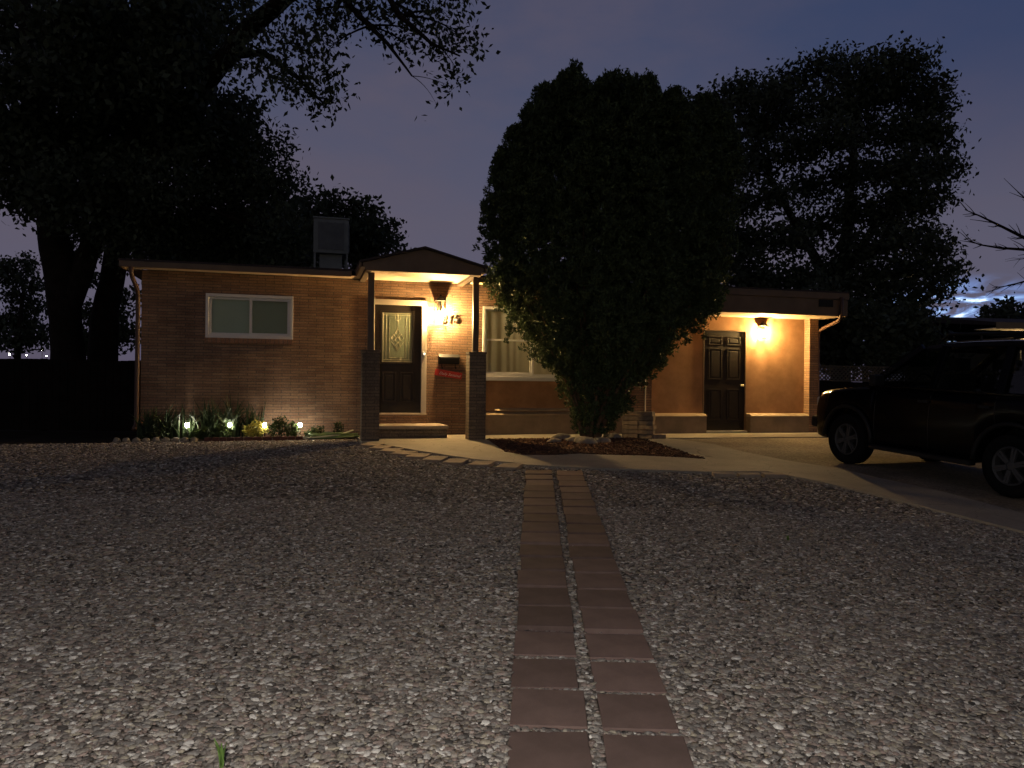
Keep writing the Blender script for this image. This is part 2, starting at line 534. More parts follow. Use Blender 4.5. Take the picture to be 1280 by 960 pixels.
# ------------------------------------------------------------------ ground sheets
def sheet(name, poly, dz, m, thick=0.0, step=0.5, label=None, kind='structure'):
    """a polygon in plan laid on the yard's slope"""
    bm = bmesh.new()
    vs = [bm.verts.new((p[0], p[1], 0)) for p in poly]
    bm.faces.new(vs)
    xs = [p[0] for p in poly]; ys = [p[1] for p in poly]
    def cut(co, no):
        bmesh.ops.bisect_plane(bm, geom=bm.verts[:] + bm.edges[:] + bm.faces[:], plane_co=co, plane_no=no)
    nrm = Vector((SP, -CP, 0))
    ws = [to_house(p[0], p[1])[1] for p in poly]
    k = min(ws) + step
    lines = [1.7, 20.0]
    for w in lines:
        cut(to_world(0, w), nrm)
    while k < max(ws):
        cut(to_world(0, k), nrm); k += step
    x = min(xs) + step
    while x < max(xs):
        cut((x, 0, 0), (1, 0, 0)); x += step
    bmesh.ops.triangulate(bm, faces=bm.faces[:])
    for v in bm.verts:
        v.co.z = gz(v.co.x, v.co.y) + dz + (0.006 * noise.noise(v.co * 0.8) if thick else 0)
    if thick:
        r = bmesh.ops.extrude_face_region(bm, geom=bm.faces[:])
        for v in [g for g in r['geom'] if isinstance(g, bmesh.types.BMVert)]: v.co.z -= thick
        bmesh.ops.recalc_face_normals(bm, faces=bm.faces[:])
    else:
        for f in bm.faces:
            if f.normal.z < 0: f.normal_flip()
    me = bpy.data.meshes.new(name)
    bm.to_mesh(me); bm.free()
    me.materials.append(m)
    o = bpy.data.objects.new(name, me)
    COL.objects.link(o)
    return tag(o, label, None, None, kind)


def hw(s, w):
    p = to_world(s, w)
    return (p.x, p.y)


def in_poly(px, py, poly):
    x = np.asarray(px); y = np.asarray(py)
    res = np.zeros(x.shape, dtype=bool)
    n = len(poly)
    j = n - 1
    for i in range(n):
        xi, yi = poly[i]; xj, yj = poly[j]
        c = ((yi > y) != (yj > y)) & (x < (xj - xi) * (y - yi) / (yj - yi + 1e-12) + xi)
        res ^= c
        j = i
    return res


# the base ground, one sheet to the horizon
g = MB()
ysteps = [-300, -60, -20, -8, -5, 0, 3, 6, 9, 11, 12.2, 13, 14, 15, 18, 25, 60, 500]
xsteps = [-400, -60, -25, -14, -10, -6, -3, 0, 3, 6, 10, 14, 25, 60, 400]
vs = []
for y in ysteps:
    for x in xsteps:
        vs.append((x, y, float(gz(x, y)) - 0.04))
nx = len(xsteps)
g.add(vs, [(j * nx + i, j * nx + i + 1, (j + 1) * nx + i + 1, (j + 1) * nx + i) for j in range(len(ysteps) - 1) for i in range(nx - 1)])
tag(g.build('ground', SOIL), 'dark bare ground around the house and yard', None, None, 'structure')

fpx = lambda L: [ground_at(*p) for p in L]
front_edge = fpx([(470, 556), (480, 557.5), (515, 564), (559, 571), (594, 576), (637, 580), (660, 583), (740, 587), (880, 592), (960, 592),
                  (1020, 603), (1100, 622), (1190, 645), (1280, 668), (1480, 735)])
back_edge = fpx([(1500, 706), (1280, 645), (1180, 618), (1100, 600), (1050, 588), (980, 577), (930, 567), (893, 557)])
# mulch bed outline in house coordinates taken from its edges in the picture
mulch_front = fpx([(880, 576), (846, 573.5), (800, 571.5), (752, 570.5), (724, 569), (690, 571), (655, 571), (632, 567)])
walk = front_edge + back_edge + [hw(2.55, 1.32), hw(2.0, 1.75), *fpx([(850, 566)])] + mulch_front + [hw(-0.83, 1.55), hw(-0.83, 0.03), hw(-2.97, 0.03), hw(-2.97, 1.62)]
sheet('concrete_walkway', walk, 0.028, CONC, 0.06, 0.45, 'pale curved concrete walkway from the porch to the drive')
mulch = mulch_front[::-1] + fpx([(850, 566)]) + [hw(2.0, 1.75), hw(2.0, 1.34), hw(-0.80, 1.34)]
sheet('mulch_bed_soil', [mulch[0]] + mulch[1:], 0.012, MULCH, 0.0, 0.4, 'dark red bark mulch bed around the juniper')
sheet('concrete_apron', [hw(-0.82, 0.03), hw(-0.82, 1.30), hw(7.15, 1.30), hw(7.15, 0.03)], 0.02, CONC, 0.05, 0.6, 'concrete apron strip along the foot of the house')
drive = back_edge[1:] + [hw(2.56, 1.33), hw(7.15, 1.33), hw(7.15, -3.0), hw(13, -3.0), (14.0, 6.0), (7.6, 6.0)]
sheet('driveway', drive, 0.004, DRIVE, 0.0, 0.6, 'tan gravel drive under the parked car')
bed = [hw(-6.62, 0.02), hw(-6.62, 0.80), hw(-5.6, 0.86), hw(-3.9, 0.70), hw(-3.0, 0.62), hw(-3.0, 0.02)]
sheet('flower_bed_soil', bed, 0.02, SOIL, 0.0, 0.4, 'dark soil of the flower bed under the brick wall')
yard = [hw(-12, 1.15), (-14, 3), (-14, -6), (9, -6), (9, 5.5)] + front_edge[::-1][1:] + [hw(-2.99, 1.6), hw(-3.0, 0.64), hw(-3.9, 0.72), hw(-5.6, 0.88), hw(-6.64, 0.82), hw(-6.9, 1.1)]
sheet('gravel_ground', yard, -0.012, GRAV, 0.0, 0.6, 'bed of mixed gravel filling the front yard')

# ------------------------------------------------------------------ paver path
PATH_DX = 0.0292
def path_pt(u, Y):
    """u metres right of the path's left edge"""
    return (0.023 + (Y - 4.085) * PATH_DX + u, Y)

pavers_xy = []
PITCH = 0.381
for ci, (u0, u1, off) in enumerate(((0.0, 0.335, 0.0), (0.40, 0.735, -0.02))):
    colname = ('left', 'right')[ci]
    for i in range(21):
        Y0 = 3.305 + off - 2 * PITCH + i * PITCH
        if Y0 + PITCH > 10.35: break
        w_ = 0.335 + random.uniform(-0.008, 0.008)
        l_ = PITCH - (0.030 if Y0 < 4.6 else 0.042) - random.uniform(0, 0.014)
        cx, cy = path_pt((u0 + u1) / 2 + random.uniform(-0.008, 0.008), Y0 + PITCH / 2)
        mb = MB()
        mb.box(-w_ / 2, w_ / 2, -l_ / 2, l_ / 2, -0.05, 0.0)
        o = mb.build('paver', PAVER, bevel=0.006)
        # each slab's own tint of the same pigment is in the noise of its object space
        for v in o.data.vertices: v.co += Vector((cx * 1.0, cy * 1.0, 0))
        o.data.transform(Matrix.Translation((-cx, -cy, 0)))
        z = gz(cx, cy)
        o.location = (cx, cy, z + (0.012 if cy < 4.6 else 0.026) + random.uniform(-0.004, 0.004))
        o.rotation_euler = (math.atan(0.0494) + random.uniform(-0.012, 0.012), random.uniform(-0.014, 0.014), -PATH_DX + random.uniform(-0.022, 0.022))
        tag(o, 'red concrete paver, %s from the near end of the %s column' % (ORD[i], colname), 'paver', 'red pavers of the two-column path')
        pavers_xy.append((cx, cy, w_ / 2, l_ / 2))

# edging slabs along the walkway's gravel side
ed_px = [(465.5, 557.6), (476.5, 561.2), (489, 564.8), (505, 568.2), (523, 571.6), (544, 575.4), (569.5, 578.6), (602, 581.6), (637, 584.8)]
ed_px2 = [(905, 594.5), (936, 595), (967, 595)]
edgers_xy = []
for i, p in enumerate(ed_px + ed_px2):
    x, y = ground_at(*p)
    mb = MB()
    l_ = 0.285 + random.uniform(-0.012, 0.012)
    dp = 0.37 if i < len(ed_px) else 0.16
    mb.box(-l_ / 2, l_ / 2, -dp / 2, dp / 2, -0.05, 0.0)
    o = mb.build('edging_slab', EDGER, bevel=0.008)
    o.location = (x, y, gz(x, y) + 0.036)
    o.rotation_euler = (0.012 * random.uniform(-1, 1) + 0.047, random.uniform(-0.02, 0.02), (-0.24 if i < len(ed_px) else 0.0) + random.uniform(-0.05, 0.05))
    if i < len(ed_px): lab = 'flat tan edging slab, %s along the walkway from the left porch pillar' % ORD[i]
    else: lab = 'flat tan edging slab of the short right-hand run, %s from the left' % ORD[i - len(ed_px)]
    tag(o, lab, 'edging slab', 'slabs edging the walkway')
    edgers_xy.append((x, y))

# ------------------------------------------------------------------ gravel pebbles
def ico():
    bm = bmesh.new(); bmesh.ops.create_icosphere(bm, subdivisions=1, radius=1.0)
    v = np.array([p.co[:] for p in bm.verts]); f = np.array([[q.index for q in p.verts] for p in bm.faces]); bm.free()
    return v, f

def ico2():
    bm = bmesh.new(); bmesh.ops.create_icosphere(bm, subdivisions=2, radius=1.0)
    v = np.array([p.co[:] for p in bm.verts]); f = np.array([[q.index for q in p.verts] for p in bm.faces]); bm.free()
    return v, f

PALETTE = np.array([(0.34, 0.31, 0.27), (0.235, 0.205, 0.175), (0.27, 0.215, 0.185), (0.14, 0.122, 0.108), (0.48, 0.45, 0.41), (0.20, 0.185, 0.168),
                    (0.30, 0.265, 0.205), (0.085, 0.075, 0.068), (0.23, 0.175, 0.15), (0.60, 0.57, 0.52), (0.17, 0.142, 0.126), (0.05, 0.045, 0.04)])
PAL_P = np.array([0.15, 0.14, 0.10, 0.10, 0.085, 0.13, 0.10, 0.055, 0.06, 0.022, 0.08, 0.02]); PAL_P /= PAL_P.sum()

def scatter(n, ymin, ymax):
    u = rng.random(n)
    Y = np.sqrt(u * (ymax ** 2 - ymin ** 2) + ymin ** 2)
    X = (rng.random(n) * 2 - 1) * (Y * 0.70 + 0.5)
    ok = in_poly(X, Y, yard)
    for (cx, cy, a, b) in pavers_xy:
        ok &= ~((np.abs(X - cx) < a + 0.004) & (np.abs(Y - cy) < b + (0.004 if cy < 4.6 else 0.024)))
    for (cx, cy) in edgers_xy:
        ok &= ~(((X - cx) ** 2 + (Y - cy) ** 2) < 0.20 ** 2)
    return X[ok], Y[ok]

def pebbles(X, Y, base, smin, smax, flat=0.32):
    v, f = base
    n = len(X)
    s = smin + (smax - smin) * rng.random(n) ** 1.8
    ax = np.stack([s * (0.75 + 0.6 * rng.random(n)), s * (0.65 + 0.4 * rng.random(n)), s * flat * (0.7 + 0.6 * rng.random(n))], 1)
    jit = 1 + 0.55 * (rng.random((n, len(v), 1)) - 0.5)
    p = v[None] * ax[:, None, :] * jit
    a = rng.random(n) * 2 * np.pi
    tilt = (rng.random(n) - 0.5) * 0.6
    ct, st = np.cos(tilt)[:, None], np.sin(tilt)[:, None]
    y2 = p[..., 1] * ct - p[..., 2] * st
    z2 = p[..., 1] * st + p[..., 2] * ct
    ca, sa = np.cos(a)[:, None], np.sin(a)[:, None]
    x3 = p[..., 0] * ca - y2 * sa
    y3 = p[..., 0] * sa + y2 * ca
    out = np.stack([x3 + X[:, None], y3 + Y[:, None], z2 + (gz(X, Y) + 0.003 * rng.random(n) + ax[:, 2] * 0.1)[:, None]], -1)
    c = PALETTE[rng.choice(len(PALETTE), n, p=PAL_P)] * (0.68 + 0.55 * rng.random((n, 1)))
    cols = np.repeat(c[:, None, :], len(v), 1)
    faces = f[None] + (np.arange(n) * len(v))[:, None, None]
    return out.reshape(-1, 3), faces.reshape(-1, 3), cols.reshape(-1, 3)

parts, off = [], 0
PV, PF, PC = [], [], []
for (n, y0, y1, base, a, b) in ((30000, 2.4, 5.0, ico2(), 0.008, 0.025), (75000, 2.4, 5.0, ico(), 0.006, 0.021), (110000, 5.0, 8.0, ico(), 0.009, 0.024), (95000, 8.0, 13.6, ico(), 0.012, 0.028)):
    X, Y = scatter(n, y0, y1)
    V, Fc, C = pebbles(X, Y, base, a, b)
    PV.append(V); PF.append(Fc + off); PC.append(C); off += len(V)
jx, jy = [], []
for (cx, cy, a, b) in pavers_xy:                      # stones caught in the joints between the slabs
    k = random.randint(2, 9) if cy < 4.6 else random.randint(0, 3)
    jx += [cx + random.uniform(-a, a) for _ in range(k)]; jy += [cy - b - 0.013 + random.uniform(-.006, .006) for _ in range(k)]
V, Fc, C = pebbles(np.array(jx), np.array(jy), ico2(), 0.008, 0.016)
V[:, 2] += 0.006
PV.append(V); PF.append(Fc + off); PC.append(C); off += len(V)
gr = np_mesh('gravel', np.concatenate(PV), np.concatenate(PF), PEB, cols=np.concatenate(PC))
tag(gr, 'mixed grey, tan and rose gravel stones spread over the yard', None, None, 'stuff')

# bark chips in the bed round the juniper
n = 9000
mx = np.array([p[0] for p in mulch]); my = np.array([p[1] for p in mulch])
X = mx.min() + (mx.max() - mx.min()) * rng.random(n); Y = my.min() + (my.max() - my.min()) * rng.random(n)
ok = in_poly(X, Y, mulch); X, Y = X[ok], Y[ok]; n = len(X)
bv = np.array([(x, y, z) for z in (-1, 1) for y in (-1, 1) for x in (-1, 1)], float)
bf = np.array([(0, 2, 3, 1), (4, 5, 7, 6), (0, 1, 5, 4), (2, 6, 7, 3), (0, 4, 6, 2), (1, 3, 7, 5)])
ax = np.stack([0.015 + 0.03 * rng.random(n), 0.006 + 0.010 * rng.random(n), 0.003 + 0.004 * rng.random(n)], 1)
p = bv[None] * ax[:, None, :]
t = (rng.random(n) - 0.5) * 1.0
ct, st = np.cos(t)[:, None], np.sin(t)[:, None]
p = np.stack([p[..., 0] * ct - p[..., 2] * st, p[..., 1], p[..., 0] * st + p[..., 2] * ct], -1)
a = rng.random(n) * 6.283
ca, sa = np.cos(a)[:, None], np.sin(a)[:, None]
p = np.stack([p[..., 0] * ca - p[..., 1] * sa + X[:, None], p[..., 0] * sa + p[..., 1] * ca + Y[:, None], p[..., 2] + (gz(X, Y) + 0.022 + 0.018 * rng.random(n))[:, None]], -1)
c = np.array([(0.10, 0.05, 0.03)]) * (0.4 + 1.0 * rng.random((n, 1)))
mch = np_mesh('mulch', p.reshape(-1, 3), (bf[None] + (np.arange(n) * 8)[:, None, None]).reshape(-1, 4), MULCHCHIP, cols=np.repeat(c[:, None], 8, 1).reshape(-1, 3))
tag(mch, 'loose reddish bark chips around the juniper', None, None, 'stuff')


# ------------------------------------------------------------------ the house
house = empty('brick_house', (HX, HY, HZ), PHI, 'low tan brick house with a gabled porch and two lit wall lanterns', 'house')

def wall_with_holes(name, x0, x1, z0, z1, holes, y0, y1, m, parent, top=None):
    """front wall from y0 (outside) to y1; holes are (x0, x1, z0, z1)"""
    xs = sorted({x0, x1, *[h[0] for h in holes], *[h[1] for h in holes]})
    zs = sorted({z0, z1, *[h[2] for h in holes], *[h[3] for h in holes]})
    def solid(i, j):
        if i < 0 or j < 0 or i >= len(xs) - 1 or j >= len(zs) - 1: return False
        cx, cz = (xs[i] + xs[i + 1]) / 2, (zs[j] + zs[j + 1]) / 2
        return not any(h[0] < cx < h[1] and h[2] < cz < h[3] for h in holes)
    mb = MB()
    for i in range(len(xs) - 1):
        for j in range(len(zs) - 1):
            if not solid(i, j): continue
            a, b, c, d = xs[i], xs[i + 1], zs[j], zs[j + 1]
            mb.add([(a, y0, c), (b, y0, c), (b, y0, d), (a, y0, d)], [(0, 1, 2, 3)])
            mb.add([(a, y1, c), (b, y1, c), (b, y1, d), (a, y1, d)], [(3, 2, 1, 0)])
            if not solid(i - 1, j): mb.add([(a, y0, c), (a, y0, d), (a, y1, d), (a, y1, c)], [(0, 1, 2, 3)])
            if not solid(i + 1, j): mb.add([(b, y0, c), (b, y1, c), (b, y1, d), (b, y0, d)], [(0, 1, 2, 3)])
            if not solid(i, j - 1): mb.add([(a, y0, c), (a, y1, c), (b, y1, c), (b, y0, c)], [(0, 1, 2, 3)])
            if not solid(i, j + 1): mb.add([(a, y0, d), (b, y0, d), (b, y1, d), (a, y1, d)], [(0, 1, 2, 3)])
    me = bpy.data.meshes.new(name)
    me.from_pydata(mb.v, [], mb.f)
    bm = bmesh.new(); bm.from_mesh(me)
    bmesh.ops.remove_doubles(bm, verts=bm.verts, dist=1e-5)
    bmesh.ops.recalc_face_normals(bm, faces=bm.faces)
    bm.to_mesh(me); bm.free()
    me.materials.append(m)
    o = bpy.data.objects.new(name, me); COL.objects.link(o); o.parent = parent
    return o

WL, WR = -6.61, 6.88
D0, D1 = -2.66, -1.76
holes = [(-5.58, -4.10, 1.76, 2.54), (D0, D1, 0.0, 2.47), (-0.60, 2.35, 0.0, 2.49), (2.95, 6.67, 0.0, 2.90)]
wall_with_holes('brick_wall', WL, WR, 0.0, 2.90, holes, 0.0, 0.22, BRICK, house)
# sides and back
MB().box(WL, WL + 0.22, 0.222, 8.0, 0, 2.9).build('side_wall', BRICK, house)
MB().box(WR - 0.22, WR, 0.222, 8.0, 0, 2.9).build('side_wall', BRICK, house)
MB().box(WL + 0.222, WR - 0.222, 7.8, 8.0, 0, 2.9).build('back_wall', BRICK, house)
MB().box(WL + 0.23, WR - 0.23, 0.9, 0.95, 0, 2.88).build('inner_wall', DARK, house)
# the stucco infill of the former garage bay, its plinth caps
wall_with_holes('stucco_panel', 2.951, 6.669, 0.36, 2.88, [(4.21, 5.235, 0.35, 2.19)], 0.19, 0.22 + 0.03, STUCCO, house)
for a_, b_ in ((2.951, 4.207), (5.238, 6.669)): MB().box(a_, b_, 0.001, 0.20, 0.0, 0.361).build('plinth', PLINTH, house, bevel=0.006)
MB().box(-0.599, 2.349, 0.001, 0.20, 0.0, 0.395).build('plinth', PLINTH, house, bevel=0.006)
def ledge(x0, x1, z, y0, y1, name='plinth_cap', m=CAPM):
    return MB().prism([(y0 - 0.012, z - 0.02), (y0 - 0.012, z - 0.004), (y0 + 0.05, z + 0.034), (y1, z + 0.045), (y1, z - 0.02)], x0, x1, 'x').build(name, m, house, bevel=0.004)
ledge(2.955, 4.205, 0.382, -0.012, 0.188)
ledge(5.24, 6.665, 0.382, -0.012, 0.188)
# panel below the picture window with two stepped ledges
MB().box(-0.598, 2.348, 0.075, 0.2, 0.396, 1.06).build('stucco_panel', STUCCO, house)
MB().prism([(-0.03, 0.396), (-0.03, 0.406), (0.073, 0.462), (0.073, 0.396)], -0.598, 2.348, 'x').build('plinth_cap', CAPM, house, bevel=0.004)
MB().prism([(0.005, 0.478), (0.005, 0.488), (0.073, 0.532), (0.073, 0.478)], -0.33, 2.2, 'x').build('wall_ledge', CAPM, house, bevel=0.004)

# roof: a low pitched slab, eaves and fascias
rf = MB()
ridge_y, ridge_z = 4.0, 3.42
rf.prism([(-0.42, 2.985), (-0.42, 3.02), (ridge_y, ridge_z), (8.4, 3.02), (8.4, 2.985), (ridge_y, ridge_z - 0.08)], -6.9, 7.02, 'x')
rf.build('roof', ROOFM, house)
MB().box(2.9, 7.02, -0.80, -0.40, 2.955, 2.985).build('roof_edge', ROOFM, house)
MB().box(-6.88, -3.10, -0.425, -0.40, 2.885, 2.983).build('fascia', FASCIA, house, bevel=0.004)
MB().box(-0.82, 2.88, -0.425, -0.40, 2.885, 2.983).build('fascia', FASCIA, house, bevel=0.004)
MB().prism([(-0.40, 2.892), (-0.40, 2.912), (0.0, 2.93), (0.0, 2.905)], -6.86, -3.0, 'x').build('soffit', SOFFIT, house)
MB().prism([(-0.40, 2.892), (-0.40, 2.912), (0.0, 2.93), (0.0, 2.905)], -0.85, 2.88, 'x').build('soffit', SOFFIT, house)
MB().box(-6.885, -6.86, -0.40, 8.4, 2.885, 2.983).build('fascia', FASCIA, house)
MB().box(-6.86, WL, 0.002, 8.4, 2.90, 2.92).build('soffit', SOFFIT, house)
# deep boxed eave over the garage bay
fa = MB().box(2.88, 7.0, -0.78, -0.75, 2.475, 2.82).build('fascia', FASCIA, house, bevel=0.004)
MB().box(2.87, 7.02, -0.805, -0.75, 2.822, 2.952).build('fascia_board', FASCIA, house, bevel=0.006)
MB().box(2.88, 2.91, -0.749, -0.002, 2.475, 2.94).build('fascia', FASCIA, house)
MB().box(6.97, 7.0, -0.749, 8.0, 2.475, 2.94).build('fascia', FASCIA, house)
MB().box(2.912, 6.968, -0.748, 0.188, 2.48, 2.50).build('soffit', SOFFIT, house)
MB().box(WR + 0.002, 6.968, 0.19, 8.0, 2.48, 2.50).build('soffit', SOFFIT, house)
vt = MB()
vt.box(6.30, 6.64, -0.795, -0.781, 2.655, 2.805)
vt.build('eave_vent', BLACKM, house, bevel=0.003)

# porch
PC0 = -1.965
pts = [(PC0 - 0.97, 2.845), (PC0 + 0.97, 2.845), (PC0 + 0.985, 2.90), (PC0 + 1.02, 2.92), (PC0 + 1.02, 2.972), (PC0, 3.245), (PC0 - 1.02, 2.972), (PC0 - 1.02, 2.92), (PC0 - 0.985, 2.90)]
MB().prism(pts, -1.60, -1.56, 'y').build('porch_gable', FASCIA, house, bevel=0.003)
pr = MB()
for s in (-1, 1):
    a, b = (PC0, 3.285), (PC0 + s * 1.075, 3.0)
    pr.prism([(a[0], a[1]), (b[0], b[1]), (b[0] - s * 0.01, b[1] - 0.035), (a[0], a[1] - 0.035)], -1.66, 2.6, 'y')
pr.build('porch_roof', ROOFM, house)
for s in (-1, 1):
    MB().prism([(PC0 + s * 1.065, 2.90), (PC0 + s * 1.065, 2.99), (PC0 + s * 1.04, 2.993), (PC0 + s * 1.04, 2.90)], -1.62, -0.43, 'y').build('porch_fascia', FASCIA, house)
    MB().box(min(PC0 + s * 0.97, PC0 + s * 1.038), max(PC0 + s * 0.97, PC0 + s * 1.038), -1.555, -0.002, 2.902, 2.914).build('porch_soffit', SOFFIT, house)
MB().box(PC0 - 0.86, PC0 + 0.86, -1.555, -0.003, 2.90, 2.915).build('porch_ceiling', SOFFIT, house)
for s in (-1, 1):
    x = PC0 + s * 0.915
    MB().box(x - 0.05, x + 0.05, -1.555, -0.003, 2.85, 2.93).build('porch_beam', POST, house, bevel=0.004)
for x0, x1, px in ((-2.966, -2.677, -2.82), (-1.15, -0.853, -1.02)):
    MB().box(x0, x1, -1.45, -1.16, -0.05, 1.505).build('pillar', PILLAR, house, bevel=0.004)
    MB().box(x0 - 0.008, x1 + 0.008, -1.458, -1.152, 1.507, 1.548).build('pillar_cap', PILLAR, house, bevel=0.006)
    MB().box(px - 0.05, px + 0.05, -1.355, -1.255, 1.55, 2.848).build('porch_post', POST, house, bevel=0.006)
st = MB().box(-2.64, -1.428, -0.90, -0.002, 0.0, 0.195).build('porch_step', PILLAR, house, bevel=0.004)
MB().box(-2.66, -1.405, -0.925, -0.003, 0.197, 0.245).build('step_tread', TREAD, st, bevel=0.008)
MB().box(D0 - 0.06, -1.665, -0.10, 0.10, 0.247, 0.405).build('threshold_step', BRICK, house, bevel=0.004)
MB().box(D0 - 0.05, -1.675, -0.07, 0.10, 0.407, 0.435).build('door_sill', TRIM, house, bevel=0.004)

# front door
def casing(x0, x1, z0, z1, w, name='door_trim', m=TRIM, y0=-0.02, y1=0.09):
    mb = MB()
    mb.box(x0 - w, x0, y0, y1, z0, z1)
    mb.box(x1, x1 + w, y0, y1, z0, z1)
    mb.box(x0 - w, x1 + w, y0 - 0.002, y1, z1 + 0.001, z1 + w)
    return mb.build(name, m, house, bevel=0.003)
casing(-2.648, -1.770, 0.437, 2.455, 0.095)
fd = MB().box(-2.646, -1.772, 0.045, 0.09, 0.437, 2.453).build('front_door', DOORM, house, bevel=0.002)
gx0, gx1, gz0, gz1 = -2.505, -1.935, 1.385, 2.31
mb = MB()
for (a, b, c, d) in ((gx0 - .03, gx1 + .03, gz0 - .03, gz0), (gx0 - .03, gx1 + .03, gz1, gz1 + .03), (gx0 - .03, gx0, gz0, gz1), (gx1, gx1 + .03, gz0, gz1)):
    mb.box(a, b, 0.022, 0.044, c, d)
mb.build('glass_moulding', DOORM, fd, bevel=0.004)
MB().box(gx0, gx1, 0.036, 0.044, gz0, gz1).build('door_glass', DOORGLASS, fd)
cm = MB()
def came(pts, r=0.0045):
    cm.tube([(p[0], 0.035, p[1]) for p in pts], r * 0.8, 5)
gw, gh = gx1 - gx0, gz1 - gz0
def gp(u, v): return (gx0 + u * gw, gz0 + v * gh)
came([gp(.03, .0), gp(.03, 1)], .006); came([gp(.97, 0), gp(.97, 1)], .006); came([gp(0, .985), gp(1, .985)], .005); came([gp(0, .015), gp(1, .015)], .005)
came([gp(.13, .05), gp(.13, .95)]); came([gp(.87, .05), gp(.87, .95)])
came([gp(.23, .09), gp(.23, .91), gp(.77, .91), gp(.77, .09), gp(.23, .09)])
came([gp(.05, .95), gp(.95, .95)]); came([gp(.05, .05), gp(.95, .05)])
came([gp(.42, .97), gp(.42, .87), gp(.60, .87), gp(.60, .97)])
came([gp(.51, 1), gp(.51, .68)])
for (cu, cv, a, b) in ((.51, .60, .07, .075), (.38, .49, .08, .07), (.62, .49, .08, .07), (.51, .45, .085, .07), (.51, .34, .07, .07)):
    came([gp(cu, cv + b), gp(cu + a, cv), gp(cu, cv - b), gp(cu - a, cv), gp(cu, cv + b)], .005)
came([gp(.30, .42), gp(.51, .24), gp(.72, .42)])
cm.build('leaded_came', BRASS, fd)
def raised_panel(x0, x1, z0, z1, y, parent, t=0.014):
    mb = MB()
    w = 0.022
    for (a, b, c, d) in ((x0, x1, z0, z0 + w), (x0, x1, z1 - w, z1), (x0, x0 + w, z0 + w, z1 - w), (x1 - w, x1, z0 + w, z1 - w)):
        mb.box(a, b, y - t, y, c, d)
    mb.box(x0 + 0.055, x1 - 0.055, y - t * 0.8, y, z0 + 0.055, z1 - 0.055)
    return mb.build('door_panel', DOORM, parent, bevel=0.005)
raised_panel(-2.49, -2.24, 0.64, 1.20, 0.044, fd)
raised_panel(-2.165, -1.915, 0.64, 1.20, 0.044, fd)
hd = MB().lathe([(0.0001, 0), (0.03, 0), (0.03, 0.008), (0.01, 0.015), (0.01, 0.045), (0.027, 0.05), (0.03, 0.065), (0.02, 0.08), (0.0001, 0.083)], 16,
                Matrix.Translation((-2.575, 0.044, 1.36)) @ Matrix.Rotation(R(90), 4, 'X'))
hd.build('door_knob', BRASS, fd, smooth=True)
db = MB().box(-1.745, -1.695, -0.034, -0.021, 1.50, 1.60).build('doorbell', VINYL, house, bevel=0.004)
MB().sphere((-1.72, -0.036, 1.55), 0.016, 10, 6).build('bell_button', BELL, db)

# garage-bay door
gd0, gd1, gdz0, gdz1 = 4.235, 5.21, 0.06, 2.165
gd = MB().box(gd0, gd1, 0.205, 0.245, gdz0, gdz1).build('side_door', DOORM, house, bevel=0.002)
mb = MB()
mb.box(4.212, gd0, 0.175, 0.245, 0.03, 2.168); mb.box(gd1, 5.233, 0.175, 0.245, 0.03, 2.168); mb.box(4.212, 5.233, 0.173, 0.245, 2.169, 2.188)
mb.build('door_frame', FASCIA, house, bevel=0.003)
MB().box(4.215, 5.23, 0.10, 0.25, 0.022, 0.055).build('door_sill', TRIM, house, bevel=0.004)
for cx in (4.235 + 0.27, 5.21 - 0.27):
    for (z0, z1) in ((1.83, 2.02), (1.10, 1.76), (0.24, 0.90)):
        raised_panel(cx - 0.155, cx + 0.155, gdz0 + z0 - 0.02, gdz0 + z1 - 0.02, 0.204, gd, 0.012)
MB().lathe([(0.0001, 0), (0.03, 0), (0.03, 0.008), (0.01, 0.015), (0.01, 0.045), (0.027, 0.05), (0.03, 0.065), (0.02, 0.08), (0.0001, 0.083)], 16,
           Matrix.Translation((5.14, 0.204, 1.02)) @ Matrix.Rotation(R(90), 4, 'X')).build('door_knob', BRASS, gd, smooth=True)

# slider window in the brick wall
wn = MB()
x0, x1, z0, z1 = -5.58, -4.10, 1.76, 2.54
w = 0.055
for (a, b, c, d) in ((x0, x1, z0, z0 + w), (x0, x1, z1 - w, z1), (x0, x0 + w, z0 + w, z1 - w), (x1 - w, x1, z0 + w, z1 - w)):
    wn.box(a + 0.001, b - 0.001, -0.012, 0.10, c + 0.001, d - 0.001)
win = wn.build('window', VINYL, house, bevel=0.004)
def sash(x0, x1, z0, z1, y0, y1, w, parent, m=VINYL):
    mb = MB()
    for (a, b, c, d) in ((x0, x1, z0, z0 + w), (x0, x1, z1 - w, z1), (x0, x0 + w, z0 + w, z1 - w), (x1 - w, x1, z0 + w, z1 - w)):
        mb.box(a, b, y0, y1, c, d)
    o = mb.build('sash', m, parent, bevel=0.004)
    MB().box(x0 + w, x1 - w, (y0 + y1) / 2 - 0.003, (y0 + y1) / 2 + 0.003, z0 + w, z1 - w).build('pane', PANE, parent)
    return o
sash(x0 + 0.056, -4.80, z0 + 0.056, z1 - 0.056, 0.05, 0.08, 0.04, win)
sash(-4.85, x1 - 0.056, z0 + 0.056, z1 - 0.056, 0.012, 0.042, 0.045, win)
MB().box(x0 + 0.06, -4.83, 0.12, 0.125, z0 + 0.03, z1 - 0.03).build('blind', BLIND, win)
MB().box(-4.829, x1 - 0.06, 0.13, 0.135, z0 + 0.03, z1 - 0.03).build('blind', BLIND2, win)
MB().box(x0 - 0.0, x1 + 0.0, -0.05, 0.098, 1.672, 1.757).build('window_sill', brick_mat('sill_brick', (0.36, 0.19, 0.115), (0.29, 0.15, 0.09), (0.2, 0.14, 0.1), bw=0.075, rh=0.2, ms=0.008), house, bevel=0.004)

